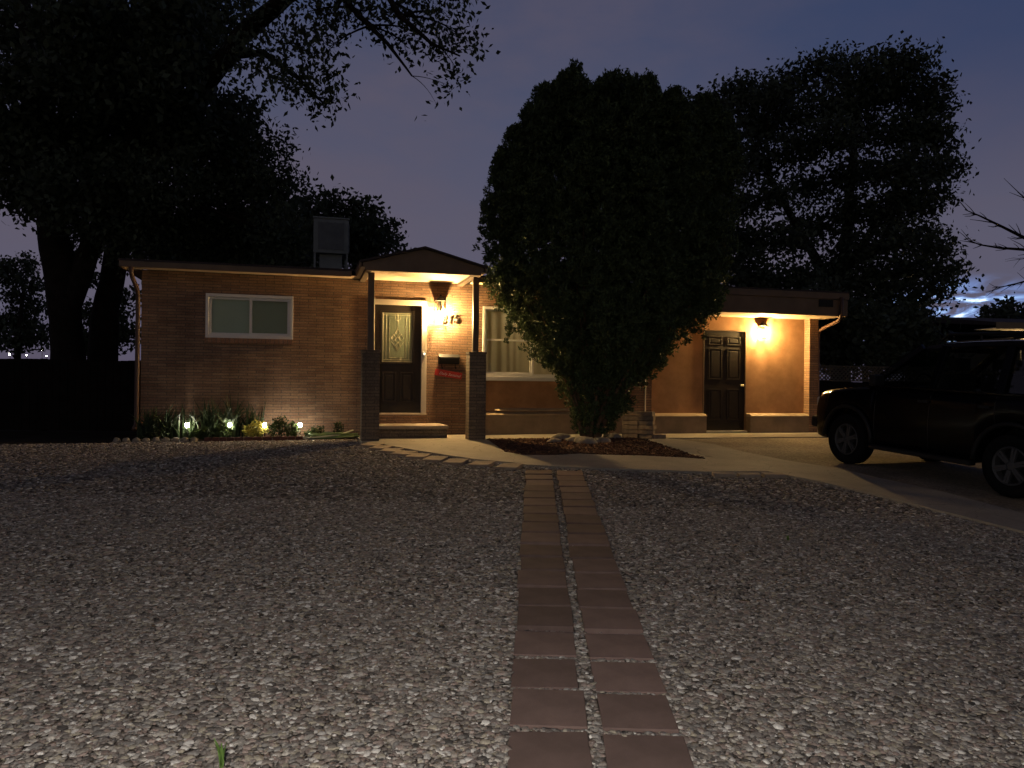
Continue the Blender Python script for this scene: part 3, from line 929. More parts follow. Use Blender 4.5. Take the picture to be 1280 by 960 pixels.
# picture window with side lights and curtains
px0, px1, pz0, pz1 = -0.598, 2.348, 1.06, 2.488
pw = MB()
w = 0.05
for (a, b, c, d) in ((px0, px1, pz0 + 0.085, pz0 + 0.085 + w), (px0, px1, pz1 - w, pz1), (px0, px0 + w, pz0 + 0.135, pz1 - w), (px1 - w, px1, pz0 + 0.135, pz1 - w),
                     (0.385, 0.43, pz0 + 0.135, pz1 - w), (1.40, 1.445, pz0 + 0.135, pz1 - w)):
    pw.box(a, b, -0.022, 0.06, c, d)
pwin = pw.build('picture_window', VINYL, house, bevel=0.004)
MB().box(px0 + 0.001, px1 - 0.001, -0.06, 0.10, pz0, pz0 + 0.083).build('window_sill', VINYL, pwin, bevel=0.006)
for (a, b) in ((px0 + w, 0.385), (1.445, px1 - w)):
    sash(a + .001, b - .001, pz0 + 0.137, 1.86, -0.008, 0.017, 0.032, pwin)
    sash(a + .001, b - .001, 1.835, pz1 - w - 0.001, 0.019, 0.044, 0.032, pwin)
MB().box(0.431, 1.399, 0.015, 0.021, pz0 + 0.136, pz1 - w).build('pane', PANE, pwin)
def curtain(x0, x1, y, z0, z1, k):
    n = 90
    vs = []
    for j, z in enumerate((z0, (z0 + z1) / 2, z1)):
        for i in range(n):
            u = i / (n - 1)
            x = x0 + (x1 - x0) * u
            a = 0.009 + 0.006 * math.sin(u * 5 + k)
            vs.append((x, y + a * math.sin(u * (x1 - x0) * 40 + 1.3 * math.sin(u * 9 + k) + 0.25 * j), z))
    return MB().add(vs, [(j * n + i, j * n + i + 1, (j + 1) * n + i + 1, (j + 1) * n + i) for j in range(2) for i in range(n - 1)]).build('curtain', CURTAIN, pwin, smooth=True)
curtain(px0 + .04, 0.42, 0.082, pz0, pz1 + .02, 0.4)
curtain(0.43, 1.40, 0.105, pz0, pz1 + .02, 1.7)
curtain(1.41, px1 - .04, 0.082, pz0, pz1 + .02, 2.9)

# front room, with an unseen lamp added to glow through the curtains
for x in (-0.72, 2.45): MB().box(x, x + 0.05, 0.225, 0.898, 0.0, 2.88).build('partition_wall', SOFFIT, house)
MB().box(-0.668, 2.448, 0.86, 0.895, 0.0, 2.88).build('partition_wall', SOFFIT, house)
cl_ = MB().lathe([(0.001, 2.879), (0.10, 2.879), (0.09, 2.85), (0.001, 2.85)], 16, Matrix.Translation((0.75, 0.55, 0))).build('added_room_light', VINYL, house)
MB().sphere((0.75, 0.55, 2.79), 0.055, 12, 8).build('bulb', CURTAINFILL, cl_, smooth=True)

# gutters' downspouts
def spout(pts, r=0.038):
    return MB().tube(pts, r, 10).build('downspout', SPOUT, house, smooth=True)
spout([(-6.70, -0.39, 2.90), (-6.70, -0.385, 2.80), (-6.69, -0.34, 2.72), (-6.66, -0.12, 2.56), (-6.655, -0.052, 2.46), (-6.655, -0.05, 2.3), (-6.66, -0.05, 0.35), (-6.66, -0.07, 0.24), (-6.67, -0.2, 0.16)])
spout([(6.80, -0.845, 2.86), (6.80, -0.845, 2.52), (6.80, -0.82, 2.45), (6.84, -0.70, 2.38), (6.92, -0.10, 2.27), (6.925, 0.02, 2.22), (6.925, 0.06, 2.1), (6.925, 0.06, 0.3), (6.925, 0.0, 0.15)])
MB().tube([(2.80, -0.03, 2.47), (2.80, -0.03, 0.05)], 0.014, 8).build('wall_conduit', TRIM, house)

# wall lanterns
def lantern(x, y, zb, hwid, up, LITM, down=0.14):
    """bulb centre at (x, y - hwid, zb); the roofed cap's rim sits `up` above it and touches the wall plane y"""
    cy = y - hwid
    root = MB().box(x - 0.035, x + 0.035, y - 0.010, y - 0.001, zb + 0.04, zb + up - 0.004).build('wall_lantern', BLACKM, house, bevel=0.003)
    cap = MB()
    zt = zb + up
    r = hwid
    cap.add([(x - r, cy - r, zt), (x + r, cy - r, zt), (x + r, cy + r - .002, zt), (x - r, cy + r - .002, zt),
             (x - r * .3, cy - r * .3, zt + r * .85), (x + r * .3, cy - r * .3, zt + r * .85), (x + r * .3, cy + r * .3, zt + r * .85), (x - r * .3, cy + r * .3, zt + r * .85)],
            [(3, 2, 1, 0), (4, 5, 6, 7), (0, 1, 5, 4), (1, 2, 6, 5), (2, 3, 7, 6), (3, 0, 4, 7)])
    cap.sphere((x, cy, zt + r * .85 + 0.015), 0.018, 8, 6)
    cap.build('lantern_cap', BLACKM, root)
    fr = MB()
    zb0 = zb - down
    rb, rt = hwid * 0.55, hwid * 0.86
    for i, j in ((-1, -1), (1, -1), (1, 1), (-1, 1)):
        fr.bar((x + i * rb, cy + j * rb, zb0), (x + i * rt, cy + j * rt, zt - 0.002), 0.008)
    for i, j, i2, j2 in ((-1, -1, 1, -1), (1, -1, 1, 1), (1, 1, -1, 1), (-1, 1, -1, -1)):
        fr.bar((x + i * rb, cy + j * rb, zb0), (x + i2 * rb, cy + j2 * rb, zb0), 0.008)
    fr.tube([(x, cy, zt - 0.002), (x, cy, zb + 0.036)], 0.012, 8)
    fr.build('lantern_frame', BLACKM, root)
    gl = MB()
    for k in range(4):
        c = [(-1, -1), (1, -1), (1, 1), (-1, 1)]
        (i, j), (i2, j2) = c[k], c[(k + 1) % 4]
        gl.add([(x + i * rb * .94, cy + j * rb * .94, zb0 + .003), (x + i2 * rb * .94, cy + j2 * rb * .94, zb0 + .003), (x + i2 * rt * .94, cy + j2 * rt * .94, zt - .006), (x + i * rt * .94, cy + j * rt * .94, zt - .006)], [(0, 1, 2, 3)])
    gl.build('lantern_glass', LAMPGLASS, root)
    MB().sphere((x, cy, zb), 0.03, 12, 8, 1.3).build('bulb', LITM, root, smooth=True)
    return root
lantern(-1.43, 0.0, 2.30, 0.10, 0.25, LIT)
lantern(5.59, 0.19, 2.17, 0.085, 0.125, LIT2)

# house number
def text_mesh(name, txt, size, depth, m, parent, M, shear=0.0):
    cu = bpy.data.curves.new(name, 'FONT')
    cu.body = txt; cu.size = size; cu.extrude = depth; cu.align_x = 'CENTER'; cu.align_y = 'CENTER'; cu.shear = shear
    cu.resolution_u = 3
    t = bpy.data.objects.new(name, cu)
    COL.objects.link(t)
    bpy.context.view_layer.update()
    me = bpy.data.meshes.new_from_object(t.evaluated_get(bpy.context.evaluated_depsgraph_get()))
    bpy.data.objects.remove(t)
    me.transform(M)
    me.materials.clear(); me.materials.append(m)
    o = bpy.data.objects.new(name, me); COL.objects.link(o)
    if parent is not None: o.parent = parent
    return o
for ch, sx, sz in (('3', -1.345, 2.215), ('1', -1.235, 2.212), ('5', -1.12, 2.225)):
    text_mesh('house_number', ch, 0.22, 0.008, BLACKM, house, Matrix.Translation((sx, -0.012, sz)) @ Matrix.Rotation(R(90), 4, 'X'), 0.15)

# mailbox on the porch wall, and the red newspaper box slung under it
mbx = empty('mailbox', to_world(-1.257, 0.0, 1.36), PHI, 'black wall mailbox to the right of the front door', 'mailbox')
MB().prism([(-0.002, 0.0), (-0.10, 0.0), (-0.115, 0.02), (-0.115, 0.13), (-0.06, 0.185), (-0.002, 0.185)], -0.192, 0.192, 'x').build('box', BLACKM, mbx, bevel=0.006)
MB().prism([(-0.004, 0.192), (-0.062, 0.192), (-0.125, 0.135), (-0.128, 0.10), (-0.121, 0.10), (-0.119, 0.133), (-0.06, 0.187), (-0.004, 0.187)], -0.198, 0.198, 'x').build('lid', BLACKM, mbx)
for hx in (-0.13, 0.13):
    MB().tube([(hx, -0.02, 0.0), (hx, -0.03, -0.06), (hx, -0.06, -0.085), (hx, -0.10, -0.08), (hx, -0.112, -0.05)], 0.007, 6).build('hook', BLACKM, mbx)
nb = empty('newspaper_box', to_world(-1.26, 0.0, 1.175), PHI, 'red slanted newspaper box with white script hanging below the mailbox', 'newspaper box')
nb.rotation_euler = (0, R(8.5), PHI)
bx = MB()
bx.box(-0.255, 0.255, -0.076, -0.068, -0.06, 0.06); bx.box(-0.255, 0.255, -0.014, -0.006, -0.06, 0.06)
bx.box(-0.255, 0.255, -0.0675, -0.0145, -0.06, -0.050); bx.box(-0.255, 0.255, -0.0675, -0.0145, 0.050, 0.06)
bx.box(0.24, 0.254, -0.0675, -0.0145, -0.049, 0.049)
bx.build('sleeve', RED, nb, bevel=0.003)
text_mesh('lettering', 'Daily Sentinel', 0.074, 0.001, WHITE, nb, Matrix.Translation((0.02, -0.0785, -0.008)) @ Matrix.Rotation(R(90), 4, 'X'), 0.35)

# evaporative cooler on the roof
cc = at(413, 331, 17.0)
ec = empty('evaporative_cooler', (cc.x, 17.0, 4.02), PHI, 'grey box evaporative cooler standing on the flat roof', 'cooler')
cw = 0.37
MB().box(-cw, cw, -cw, cw, 0.42, 1.16).build('cabinet', COOLER, ec, bevel=0.015)
MB().box(-cw - 0.02, cw + 0.02, -cw - 0.02, cw + 0.02, 1.162, 1.20).build('lid', COOLER, ec, bevel=0.012)
lv = MB()
lv.box(-0.26, 0.26, -cw - 0.012, -cw - 0.001, 0.50, 1.08)
for i in range(4): lv.box(-0.265 + i * 0.1733 - 0.012, -0.265 + i * 0.1733 + 0.016, -cw - 0.028, -cw - 0.013, 0.49, 1.09)
lv.build('louvre_panel', COOLPAD, ec)
lv = MB(); lv.box(cw + 0.001, cw + 0.012, -0.26, 0.26, 0.50, 1.08)
for i in range(4): lv.box(cw + 0.013, cw + 0.028, -0.265 + i * 0.1733 - 0.012, -0.265 + i * 0.1733 + 0.016, 0.49, 1.09)
lv.build('louvre_panel', COOLPAD, ec)
MB().box(-0.24, 0.24, -0.24, 0.24, -0.02, 0.418).build('duct', COOLER, ec, bevel=0.01)
for i, j in ((-1, -1), (1, -1), (1, 1), (-1, 1)):
    MB().box(i * 0.34 - 0.02, i * 0.34 + 0.02, j * 0.34 - 0.02, j * 0.34 + 0.02, -0.02, 0.419).build('leg', COOLER, ec)

# ------------------------------------------------------------------ block stack beside the juniper
bs = to_world(2.1, 1.30)
BZ = 0.675
TURN = R(-38)
lay = [[(-0.16, 0), (0.16, 0.02)], [(-0.17, 0), (0.13, 0)], [(-0.16, 0.01), (0.15, -0.01)], [(-0.15, 0), (0.12, 0.01)], [(-0.17, 0), (0.13, 0.0)], [(-0.16, 0), (0.12, 0.0)]]
heights = ['bottom', 'second', 'third', 'fourth', 'fifth', 'top']
for li, row in enumerate(lay):
    for bi, (dx, dy) in enumerate(row):
        dx, dy = dx * math.cos(TURN) - dy * math.sin(TURN), dx * math.sin(TURN) + dy * math.cos(TURN)
        hgt = 0.083
        l_ = 0.145
        mb = MB()
        mb.box(-l_, l_, -0.10, 0.10, 0, hgt - 0.006)
        if bi == 0:                                   # hollow blocks on the house-light side show their cores
            for k in (-0.05, 0.05): mb.box(-l_ - 0.002, -l_ + 0.004, k - 0.026, k + 0.026, 0.022, 0.055)
        o = mb.build('concrete_block', BLOCK, bevel=0.006)
        a = PHI + TURN + R(random.uniform(-4, 4)) + (R(5) if li in (1, 4) else 0)
        o.location = bs + Vector((dx * CP - dy * SP, dx * SP + dy * CP, 0)); o.location.z = BZ + li * hgt
        o.rotation_euler = (0, 0, a)
        side = ('left', 'right')[bi]
        tag(o, 'grey concrete block on the %s of the stack by the juniper, %s layer' % (side, heights[li]), 'block', 'blocks stacked beside the juniper')
o = MB().box(-0.15, 0.15, -0.1, 0.1, 0, 0.075).build('concrete_block', BLOCK, bevel=0.006)
o.location = bs + Vector((0.30, -0.05, 0)); o.location.z = BZ; o.rotation_euler = (0, 0, PHI + 0.1)
tag(o, 'grey concrete block lying on the ground at the right foot of the stack', 'block', 'blocks stacked beside the juniper')

# ------------------------------------------------------------------ foliage helpers
LQ = np.array([(0, -1, 0), (0.55, -0.1, 0.10), (0, 1, 0), (-0.55, -0.1, 0.10)], float)

def leaf_arrays(P, size, droop=0.0, tone=(0.5, 1.3), elong=1.0, updir=None):
    n = len(P)
    s = size * (0.6 + 0.8 * rng.random(n))
    d = rng.normal(size=(n, 3))
    d[:, 2] -= droop
    if updir is not None: d += updir
    d /= np.linalg.norm(d, axis=1)[:, None]
    q = rng.normal(size=(n, 3))
    r = np.cross(d, q); r /= np.linalg.norm(r, axis=1)[:, None] + 1e-9
    nn = np.cross(r, d)
    V = P[:, None, :] + s[:, None, None] * (LQ[None, :, 0:1] * r[:, None, :] + elong * LQ[None, :, 1:2] * d[:, None, :] + LQ[None, :, 2:3] * nn[:, None, :])
    Fc = np.arange(n * 4).reshape(n, 4)
    c = np.repeat((tone[0] + (tone[1] - tone[0]) * rng.random((n, 1, 1))) * np.ones((1, 4, 3)), 1, 1)
    return V.reshape(-1, 3), Fc, c.reshape(-1, 3)

def clusters(center, rad, n, per, sig):
    """n clumps of `per` points inside an ellipsoid"""
    d = rng.normal(size=(n, 3)); d /= np.linalg.norm(d, axis=1)[:, None]
    c = np.asarray(center) + d * (rng.random((n, 1)) ** 0.5) * np.asarray(rad)
    return (c[:, None, :] + rng.normal(size=(n, per, 3)) * np.asarray(sig)).reshape(-1, 3), c

def bez(a, b, sag=0.15, n=7, wob=0.05):
    a, b = Vector(a), Vector(b)
    L = (b - a).length
    mid = (a + b) / 2 + Vector((random.uniform(-1, 1) * wob * L, random.uniform(-1, 1) * wob * L, sag * L))
    return [a * (1 - t) ** 2 + mid * 2 * t * (1 - t) + b * t * t for t in [i / (n - 1) for i in range(n)]]

def broad_tree(name, base, trunks, blobs, leafm, leaf, label, cat='tree', group=None, sig=(0.28, 0.28, 0.2), droop=0.4, twigs=5, bark=None):
    """trunks: polylines [(point, radius) ...]; blobs: (centre, radii, clumps, leaves per clump)"""
    base = Vector(base)
    root = empty(name, base, 0, label, cat, group)
    tk = MB()
    nodes = []
    for tr in trunks:
        pts = [Vector(p) - base for p, r in tr]; rs = [r for p, r in tr]
        fine, fr = [], []
        for i in range(len(pts) - 1):
            for k in range(4):
                t = k / 4
                q = pts[i].lerp(pts[i + 1], t)
                fine.append(q + Vector((noise.noise(q * 0.9), noise.noise(q * 0.9 + Vector((9, 3, 1))), 0)) * rs[i] * 0.35)
                fr.append((rs[i] * (1 - t) + rs[i + 1] * t) * (1 + 0.12 * noise.noise(q * 2.0)))
        fine.append(pts[-1]); fr.append(rs[-1])
        tk.tube(fine, fr, 12)
        nodes += [(q, r) for q, r in zip(fine, fr) if q.z > 1.2]
    P = []
    for (c, rad, n, per) in blobs:
        c = Vector(c) - base
        pts, cl = clusters(c, rad, n, per, sig)
        P.append(pts)
        thick = rad[0] > 0.6
        best = min(nodes, key=lambda q: (q[0] - c).length + 0.5 * max(0, q[0].z - c.z) + (2.5 if thick and q[1] < 0.09 else 0))
        br = min(best[1] * 0.55, 0.02 * (best[0] - c).length + 0.02)
        limb = bez(best[0], c, 0.1, 8, 0.08)
        tk.tube(limb, [br * (1 - 0.75 * i / 7) for i in range(8)], 6)
        for k in range(min(twigs, len(cl))):
            e = Vector(cl[k])
            s0 = limb[random.randint(3, 7)]
            tk.tube(bez(s0, e, 0.05, 5, 0.1), [br * 0.28, br * 0.22, br * 0.17, br * 0.12, br * 0.06], 4)
    P = np.concatenate(P)
    V, Fc, C = leaf_arrays(P, leaf, droop)
    tk.build('trunk', bark or BARK, root, smooth=True)
    np_mesh('crown', V, Fc, leafm, root, C)
    return root

# ------------------------------------------------------------------ the big cottonwood on the left and the trees behind the house
def px_blobs(pts, Y, rpx, dY, n, per, flat=0.8):
    out = []
    for p in pts:
        x, y = p[0], p[1]
        yy = Y + random.uniform(-dY, dY)
        r = (p[2] if len(p) > 2 else rpx) * yy / F
        out.append((at(x, y, yy), (r, r, r * flat), int(n * ((p[2] / rpx) ** 2 if len(p) > 2 else 1)) + 1, per))
    return out

YA = 18.0
tA = [(at(88, 560, YA), 0.55), (at(86, 480, YA), 0.40), (at(82, 400, YA), 0.33), (at(75, 330, YA), 0.36), (at(60, 250, YA), 0.26), (at(45, 140, YA - .5), 0.2), (at(30, 20, YA - 1), 0.14), (at(20, -120, YA - 1), 0.06)]
tA2 = [(at(82, 400, YA), 0.25), (at(110, 320, YA), 0.24), (at(150, 230, YA), 0.2), (at(180, 120, YA - .8), 0.15), (at(195, 0, YA - 1.5), 0.10), (at(200, -110, YA - 2), 0.05)]
tB = [(at(128, 560, YA + 1), 0.48), (at(126, 470, YA + 1), 0.36), (at(132, 390, YA + 1), 0.31), (at(146, 320, YA + 1), 0.28), (at(185, 220, YA), 0.25), (at(245, 120, YA - 1), 0.23), (at(300, 45, YA - 2), 0.20), (at(360, -5, YA - 3), 0.15), (at(430, -50, YA - 4), 0.10), (at(520, -60, YA - 4.5), 0.06)]
tB2 = [(at(245, 120, YA - 1), 0.11), (at(285, 70, YA - 1.2), 0.09), (at(330, 66, YA - 1.6), 0.07), (at(375, 100, YA - 2), 0.04), (at(405, 130, YA - 2.2), 0.02)]
tB3 = [(at(400, -40, YA - 3.6), 0.08), (at(440, 10, YA - 3.8), 0.055), (at(485, 55, YA - 4), 0.035), (at(515, 95, YA - 4.1), 0.015)]
tB4 = [(at(460, -50, YA - 4), 0.07), (at(500, 20, YA - 4.2), 0.05), (at(540, 55, YA - 4.4), 0.03), (at(575, 70, YA - 4.5), 0.015)]
dense = [(30, 40), (90, 30), (150, 30), (210, 25), (265, 15), (40, 110), (100, 100), (160, 105), (215, 90), (20, 180), (75, 175), (130, 170), (190, 165), (240, 165), (290, 150, 40),
         (30, 235, 45), (90, 240), (150, 235), (210, 230), (265, 215), (320, 195, 48), (340, 230, 36), (300, 250), (110, 290, 45), (165, 290), (225, 280), (280, 290), (330, 290, 45), (355, 300, 40), (250, 60, 40)]
blA = px_blobs(dense[:10], YA - 0.6, 52, 1.6, 85, 24) + px_blobs(dense[10:18], YA, 52, 1.6, 105, 25)
blB = px_blobs(dense[18:], YA + 0.5, 52, 1.8, 105, 25)
sparse = [(300, 75, 26), (330, 25, 30), (345, 75, 28), (375, 55, 28), (400, 95, 26), (390, 120, 22), (420, 130, 14), (355, 105, 24), (420, 15, 26), (385, 15, 28), (410, 60, 18), (455, 15, 22), (490, 15, 22), (480, 45, 13), (510, 60, 14), (520, 20, 22), (555, 15, 22), (575, 45, 20),
          (545, 65, 16), (570, 85, 16), (565, 110, 11), (545, 130, 5), (595, 65, 9), (520, 40, 16), (440, -20, 30), (520, -25, 30), (580, -10, 20)]
blS = px_blobs(sparse, YA - 3.2, 24, 0.7, 19, 9, 0.9)
broad_tree('cottonwood_tree', (tA[0][0].x, YA, 0.6), [tA, tA2], blA, L_COTTON, 0.085, 'huge dark cottonwood at the far left with a forked trunk', 'tree', None, (0.2, 0.2, 0.2))
broad_tree('cottonwood_tree', (tB[0][0].x, YA + 1, 0.6), [tB, tB2, tB3, tB4], blB + blS, L_COTTON, 0.060, 'tall cottonwood beside the house whose leafy limb arches over the roof', 'tree', None, (0.2, 0.2, 0.18), 0.8, 6)

def simple_tree(px, base_y, Y, pts, rpx, n, per, leafm, leaf, label, name='broadleaf_tree', dY=1.0, tr=0.16, group=None, sig=(0.25, 0.25, 0.18), flat=0.75):
    base = at(px, base_y, Y); base.z = 0.6
    cx = sum(p[0] for p in pts) / len(pts); cy = sum(p[1] for p in pts) / len(pts); top = min(p[1] for p in pts)
    trunk = [(base, tr * 1.3), (at((px * 2 + cx) / 3, (base_y * 2 + cy) / 3, Y), tr), (at(cx, cy, Y), tr * 0.7), (at(cx + 4, (cy + top) / 2, Y), tr * 0.4)]
    trunk[1][0].z = max(trunk[1][0].z, 2.0)
    return broad_tree(name, base, [trunk], px_blobs(pts, Y, rpx, dY, n, per, flat), leafm, leaf, label, 'tree', group, sig)

simple_tree(448, 470, 27.0, [(410, 250, 17), (418, 268), (408, 290), (440, 275), (455, 262, 18), (462, 285), (480, 292, 18), (445, 305), (470, 312), (490, 305, 12), (425, 315), (400, 320), (452, 325)], 22, 34, 13, L_COTTON, 0.10,
            'small round-crowned tree behind the roof cooler', dY=0.8, tr=0.14)
simple_tree(300, 470, 26.0, [(210, 300), (250, 310), (300, 300), (345, 270, 40), (370, 300, 40), (385, 265, 22), (380, 310), (330, 320), (270, 330), (230, 330)], 48, 80, 16, L_COTTON, 0.12,
            'dark broad tree behind the left end of the roof', dY=1.5, tr=0.2)
simple_tree(125, 470, 26.0, [(112, 348, 12), (108, 395, 18), (122, 430, 22), (150, 420, 22), (158, 372, 15), (98, 432, 18), (140, 395, 16)], 20, 34, 14, L_COTTON, 0.09,
            'low dark tree glimpsed between the cottonwood trunks and the house', dY=0.8, tr=0.1)
simple_tree(20, 470, 42.0, [(10, 335, 16), (30, 330, 18), (40, 355, 16), (20, 370, 20), (45, 385, 16), (30, 400, 24), (5, 405, 24), (50, 412, 14), (15, 425, 22), (40, 425, 20), (8, 350, 14)], 24, 60, 12, L_COTTON, 0.12,
            'distant tree with a loose crown at the far left edge', dY=1.0, tr=0.16)
simple_tree(-60, 470, 36.0, [(-30, 330, 30), (-50, 380, 40), (-20, 420, 30), (-80, 330, 40), (-40, 290, 30)], 40, 22, 10, L_COTTON, 0.15, 'distant tree outside the left edge of the yard', dY=1.0, tr=0.2)

# locust behind the garage bay
YR = 25.0
loc_top = [(905, 130), (935, 118), (960, 125), (985, 108), (1020, 88, 22), (1050, 82, 22), (1085, 95), (1115, 82, 24), (1140, 80, 20), (1160, 106, 18)]
loc = loc_top + [(900, 175), (945, 160), (985, 150), (1030, 130), (1070, 130), (1110, 120), (1150, 125), (1166, 140, 18), (1174, 175, 20), (1150, 165), (1125, 165), (1080, 170), (1040, 170), (1000, 190), (955, 200), (915, 215),
                 (1182, 210, 18), (1160, 215), (1130, 210), (1090, 215), (1050, 220), (1010, 235), (965, 245, 24), (920, 255), (1168, 250, 18), (1135, 255), (1105, 265), (1065, 265), (1020, 285), (980, 300), (930, 305),
                 (1150, 295, 24), (1110, 305), (1070, 310), (1172, 310, 18), (1180, 340, 16), (1155, 335, 22), (1130, 345), (1085, 350), (1040, 340), (1170, 360, 16), (1142, 372, 20), (1110, 380), (1065, 385), (1000, 350), (950, 355)]
tl = [(at(1050, 500, YR), 0.34), (at(1052, 420, YR), 0.27), (at(1055, 340, YR), 0.22), (at(1062, 250, YR), 0.16), (at(1070, 160, YR), 0.09), (at(1080, 90, YR), 0.03)]
tl2 = [(at(1053, 380, YR), 0.18), (at(1000, 290, YR), 0.13), (at(950, 200, YR), 0.08), (at(920, 130, YR), 0.03)]
tl3 = [(at(1055, 340, YR), 0.16), (at(1110, 260, YR), 0.12), (at(1150, 180, YR), 0.08), (at(1165, 100, YR), 0.03)]
bl = tl[0][0].copy(); bl.z = 0.6
broad_tree('locust_tree', bl, [tl, tl2, tl3], px_blobs(loc, YR, 27, 2.2, 46, 24, 0.85), L_LOCUST, 0.080, 'large dark locust behind the garage end of the house', 'tree', None, (0.30, 0.30, 0.17), 0.3)
simple_tree(1100, 480, 21.0, [(1040, 410), (1075, 400), (1110, 405), (1138, 410), (1055, 440), (1100, 440), (1140, 440), (1030, 380, 20), (1020, 440), (1165, 444, 14)], 26, 70, 22, L_LOCUST, 0.085,
            'dense dark shrubby tree behind the lattice fence', dY=0.8, tr=0.12)
simple_tree(900, 470, 23.0, [(880, 150), (900, 210), (880, 260), (905, 300), (885, 330), (930, 340), (860, 200), (870, 300)], 34, 50, 18, L_LOCUST, 0.085, 'dark tree behind the roof, half hidden by the juniper', dY=1.0, tr=0.16)
simple_tree(1250, 470, 36.0, [(1240, 398, 14), (1255, 392, 14), (1262, 382, 10), (1275, 400, 14), (1225, 408, 9), (1290, 405, 16), (1262, 405, 16)], 14, 18, 12, L_LOCUST, 0.14, 'low dark bush behind the neighbour roof', dY=0.5, tr=0.1)

# bare tree at the right edge
YB = 15.0
bt0 = at(1360, 560, YB); bt0.z = 0.5
root = empty('bare_tree', bt0, 0, 'leafless tree reaching thin branches in from the right edge', 'tree')
tb = MB()
def bp(x, y, dy=0.0): return at(x, y, YB + dy) - bt0
tb.tube([(0, 0, -.1), bp(1362, 430), bp(1358, 360), bp(1350, 250)], [0.2, 0.16, 0.13, 0.07], 10)
def twig(pts, r0):
    P = [bp(*p) for p in pts]
    n = len(P)
    tb.tube(P, [r0 * (1 - 0.85 * i / (n - 1)) for i in range(n)], 5)
    for i in range(1, n):
        for k in range(4):
            a = P[i - 1].lerp(P[i], random.random())
            d = (P[i] - P[i - 1]).normalized()
            e = a + (d * random.uniform(0.5, 1) + Vector((random.uniform(-.2, .2), random.uniform(-.5, .5), random.uniform(-0.55, 0.55)))) * random.uniform(0.15, 0.5)
            tb.tube([a, a.lerp(e, .5) + Vector((0, 0, random.uniform(-.03, .03))), e], [r0 * .22, r0 * .16, r0 * .08], 4)
twig([(1356, 335), (1310, 310), (1280, 297), (1250, 282), (1225, 270), (1206, 262)], 0.05)
twig([(1358, 360), (1310, 325), (1280, 312), (1250, 310), (1225, 306), (1210, 300)], 0.045)
twig([(1358, 380), (1310, 362), (1280, 352), (1262, 357), (1240, 360)], 0.035)
twig([(1352, 300), (1320, 270), (1290, 255), (1272, 240)], 0.04)
twig([(1310, 310), (1290, 322), (1268, 325)], 0.022)
tb.build('trunk', BARK, root)

# ------------------------------------------------------------------ the juniper in front of the house
jb = to_world(1.0, 1.62, 0.02)
jun = empty('juniper_tree', jb, 0, 'big vase-shaped juniper with many stems in front of the window', 'tree')
YJ = jb.y
# outline: (height in pixels, left x, right x)
prof = [(548, 727, 748), (530, 716, 766), (513, 706, 789), (492, 697, 797), (470, 687, 806), (450, 676, 828), (430, 655, 852), (410, 632, 885), (393, 618, 893), (370, 603, 906), (349, 596, 914), (310, 592, 925), (270, 594, 927),
        (240, 604, 926), (210, 616, 922), (180, 626, 918), (150, 642, 908), (125, 658, 897), (105, 676, 880), (90, 690, 860), (78, 706, 800)]
PR = []
for y, a, b in prof:
    A, B = at(a, y, YJ), at(b, y, YJ)
    PR.append(((A.z + B.z) / 2 - jb.z, A.x - jb.x, B.x - jb.x))
PR.sort()
PZ = np.array([p[0] for p in PR]); PL = np.array([p[1] for p in PR]); PRR = np.array([p[2] for p in PR])
def jun_sec(z):
    l = np.interp(z, PZ, PL); r = np.interp(z, PZ, PRR)
    return (l + r) / 2, (r - l) / 2
top = PZ[-1]
P, U = [], []
def jclump(c, r, h, n):
    """one billowing plume: a rounded head of short sprays made of small lobes"""
    k = max(5, int(n / 17))
    d = rng.normal(size=(k, 3)); d /= np.linalg.norm(d, axis=1)[:, None]
    lob = d * (0.45 + 0.5 * rng.random((k, 1))) * np.array([r, r, h])
    e = rng.normal(size=(k, 28, 3)); e /= np.linalg.norm(e, axis=2)[:, :, None]
    q = e * (0.45 + 0.55 * rng.random((k, 28, 1))) * (0.05 + 0.045 * rng.random((k, 1, 1)))
    P.append((lob[:, None, :] + q).reshape(-1, 3) + c)
    u = e * 0.9 + d[:, None, :] * 0.5 + np.array([0, 0, 0.9])
    U.append(u.reshape(-1, 3))
cnt = 0
while cnt < 620:
    z = random.uniform(0.25, top - 0.55)
    cxm, rx = jun_sec(z)
    a = random.uniform(0, 2 * math.pi)
    sx = min(0.30, 0.09 + 0.13 * rx)
    ry = min(rx * 0.92, 1.75)
    k = random.uniform(0.80, 1.07)
    x = cxm + math.cos(a) * max(0.02, rx - 1.1 * sx) * k; y = math.sin(a) * max(0.02, ry - 1.2 * sx) * k
    if random.random() > 0.25 + 0.75 * rx / 2.4: continue
    w = to_house(jb.x + x, jb.y + y)[1]
    if w < 0.42 and z < 3.35: continue
    jclump(np.array([x, y, z]), sx * random.uniform(.65, 1.1), min(sx * random.uniform(1.3, 2.1), top - 0.22 - z), int(330 * (sx / 0.30) ** 1.6) + 30)
    cnt += 1
# plume tips along the top
for (tx, ty, rr) in ((711, 80, .30), (690, 96, .26), (732, 98, .20), (763, 84, .28), (793, 88, .27), (812, 102, .22), (836, 110, .26), (873, 112, .24), (853, 126, .20), (666, 122, .26), (643, 150, .24), (897, 130, .24),
                     (775, 104, .26), (722, 108, .28), (748, 108, .24), (824, 122, .28), (628, 178, .22), (910, 155, .22), (690, 125, .3), (850, 145, .3)):
    for dy in (-0.55, 0.0, 0.55):
        q = rr * random.uniform(.75, .95)
        c = at(tx + random.uniform(-4, 4), ty + 7 + abs(dy) * 22, YJ) - jb
        jclump(np.array([c.x, dy, c.z - q * 0.95]), q * 1.25, q * 0.9, 640)
        jclump(np.array([c.x, dy, c.z - q * 2.6]), q * 1.1, q * 1.6, 380)
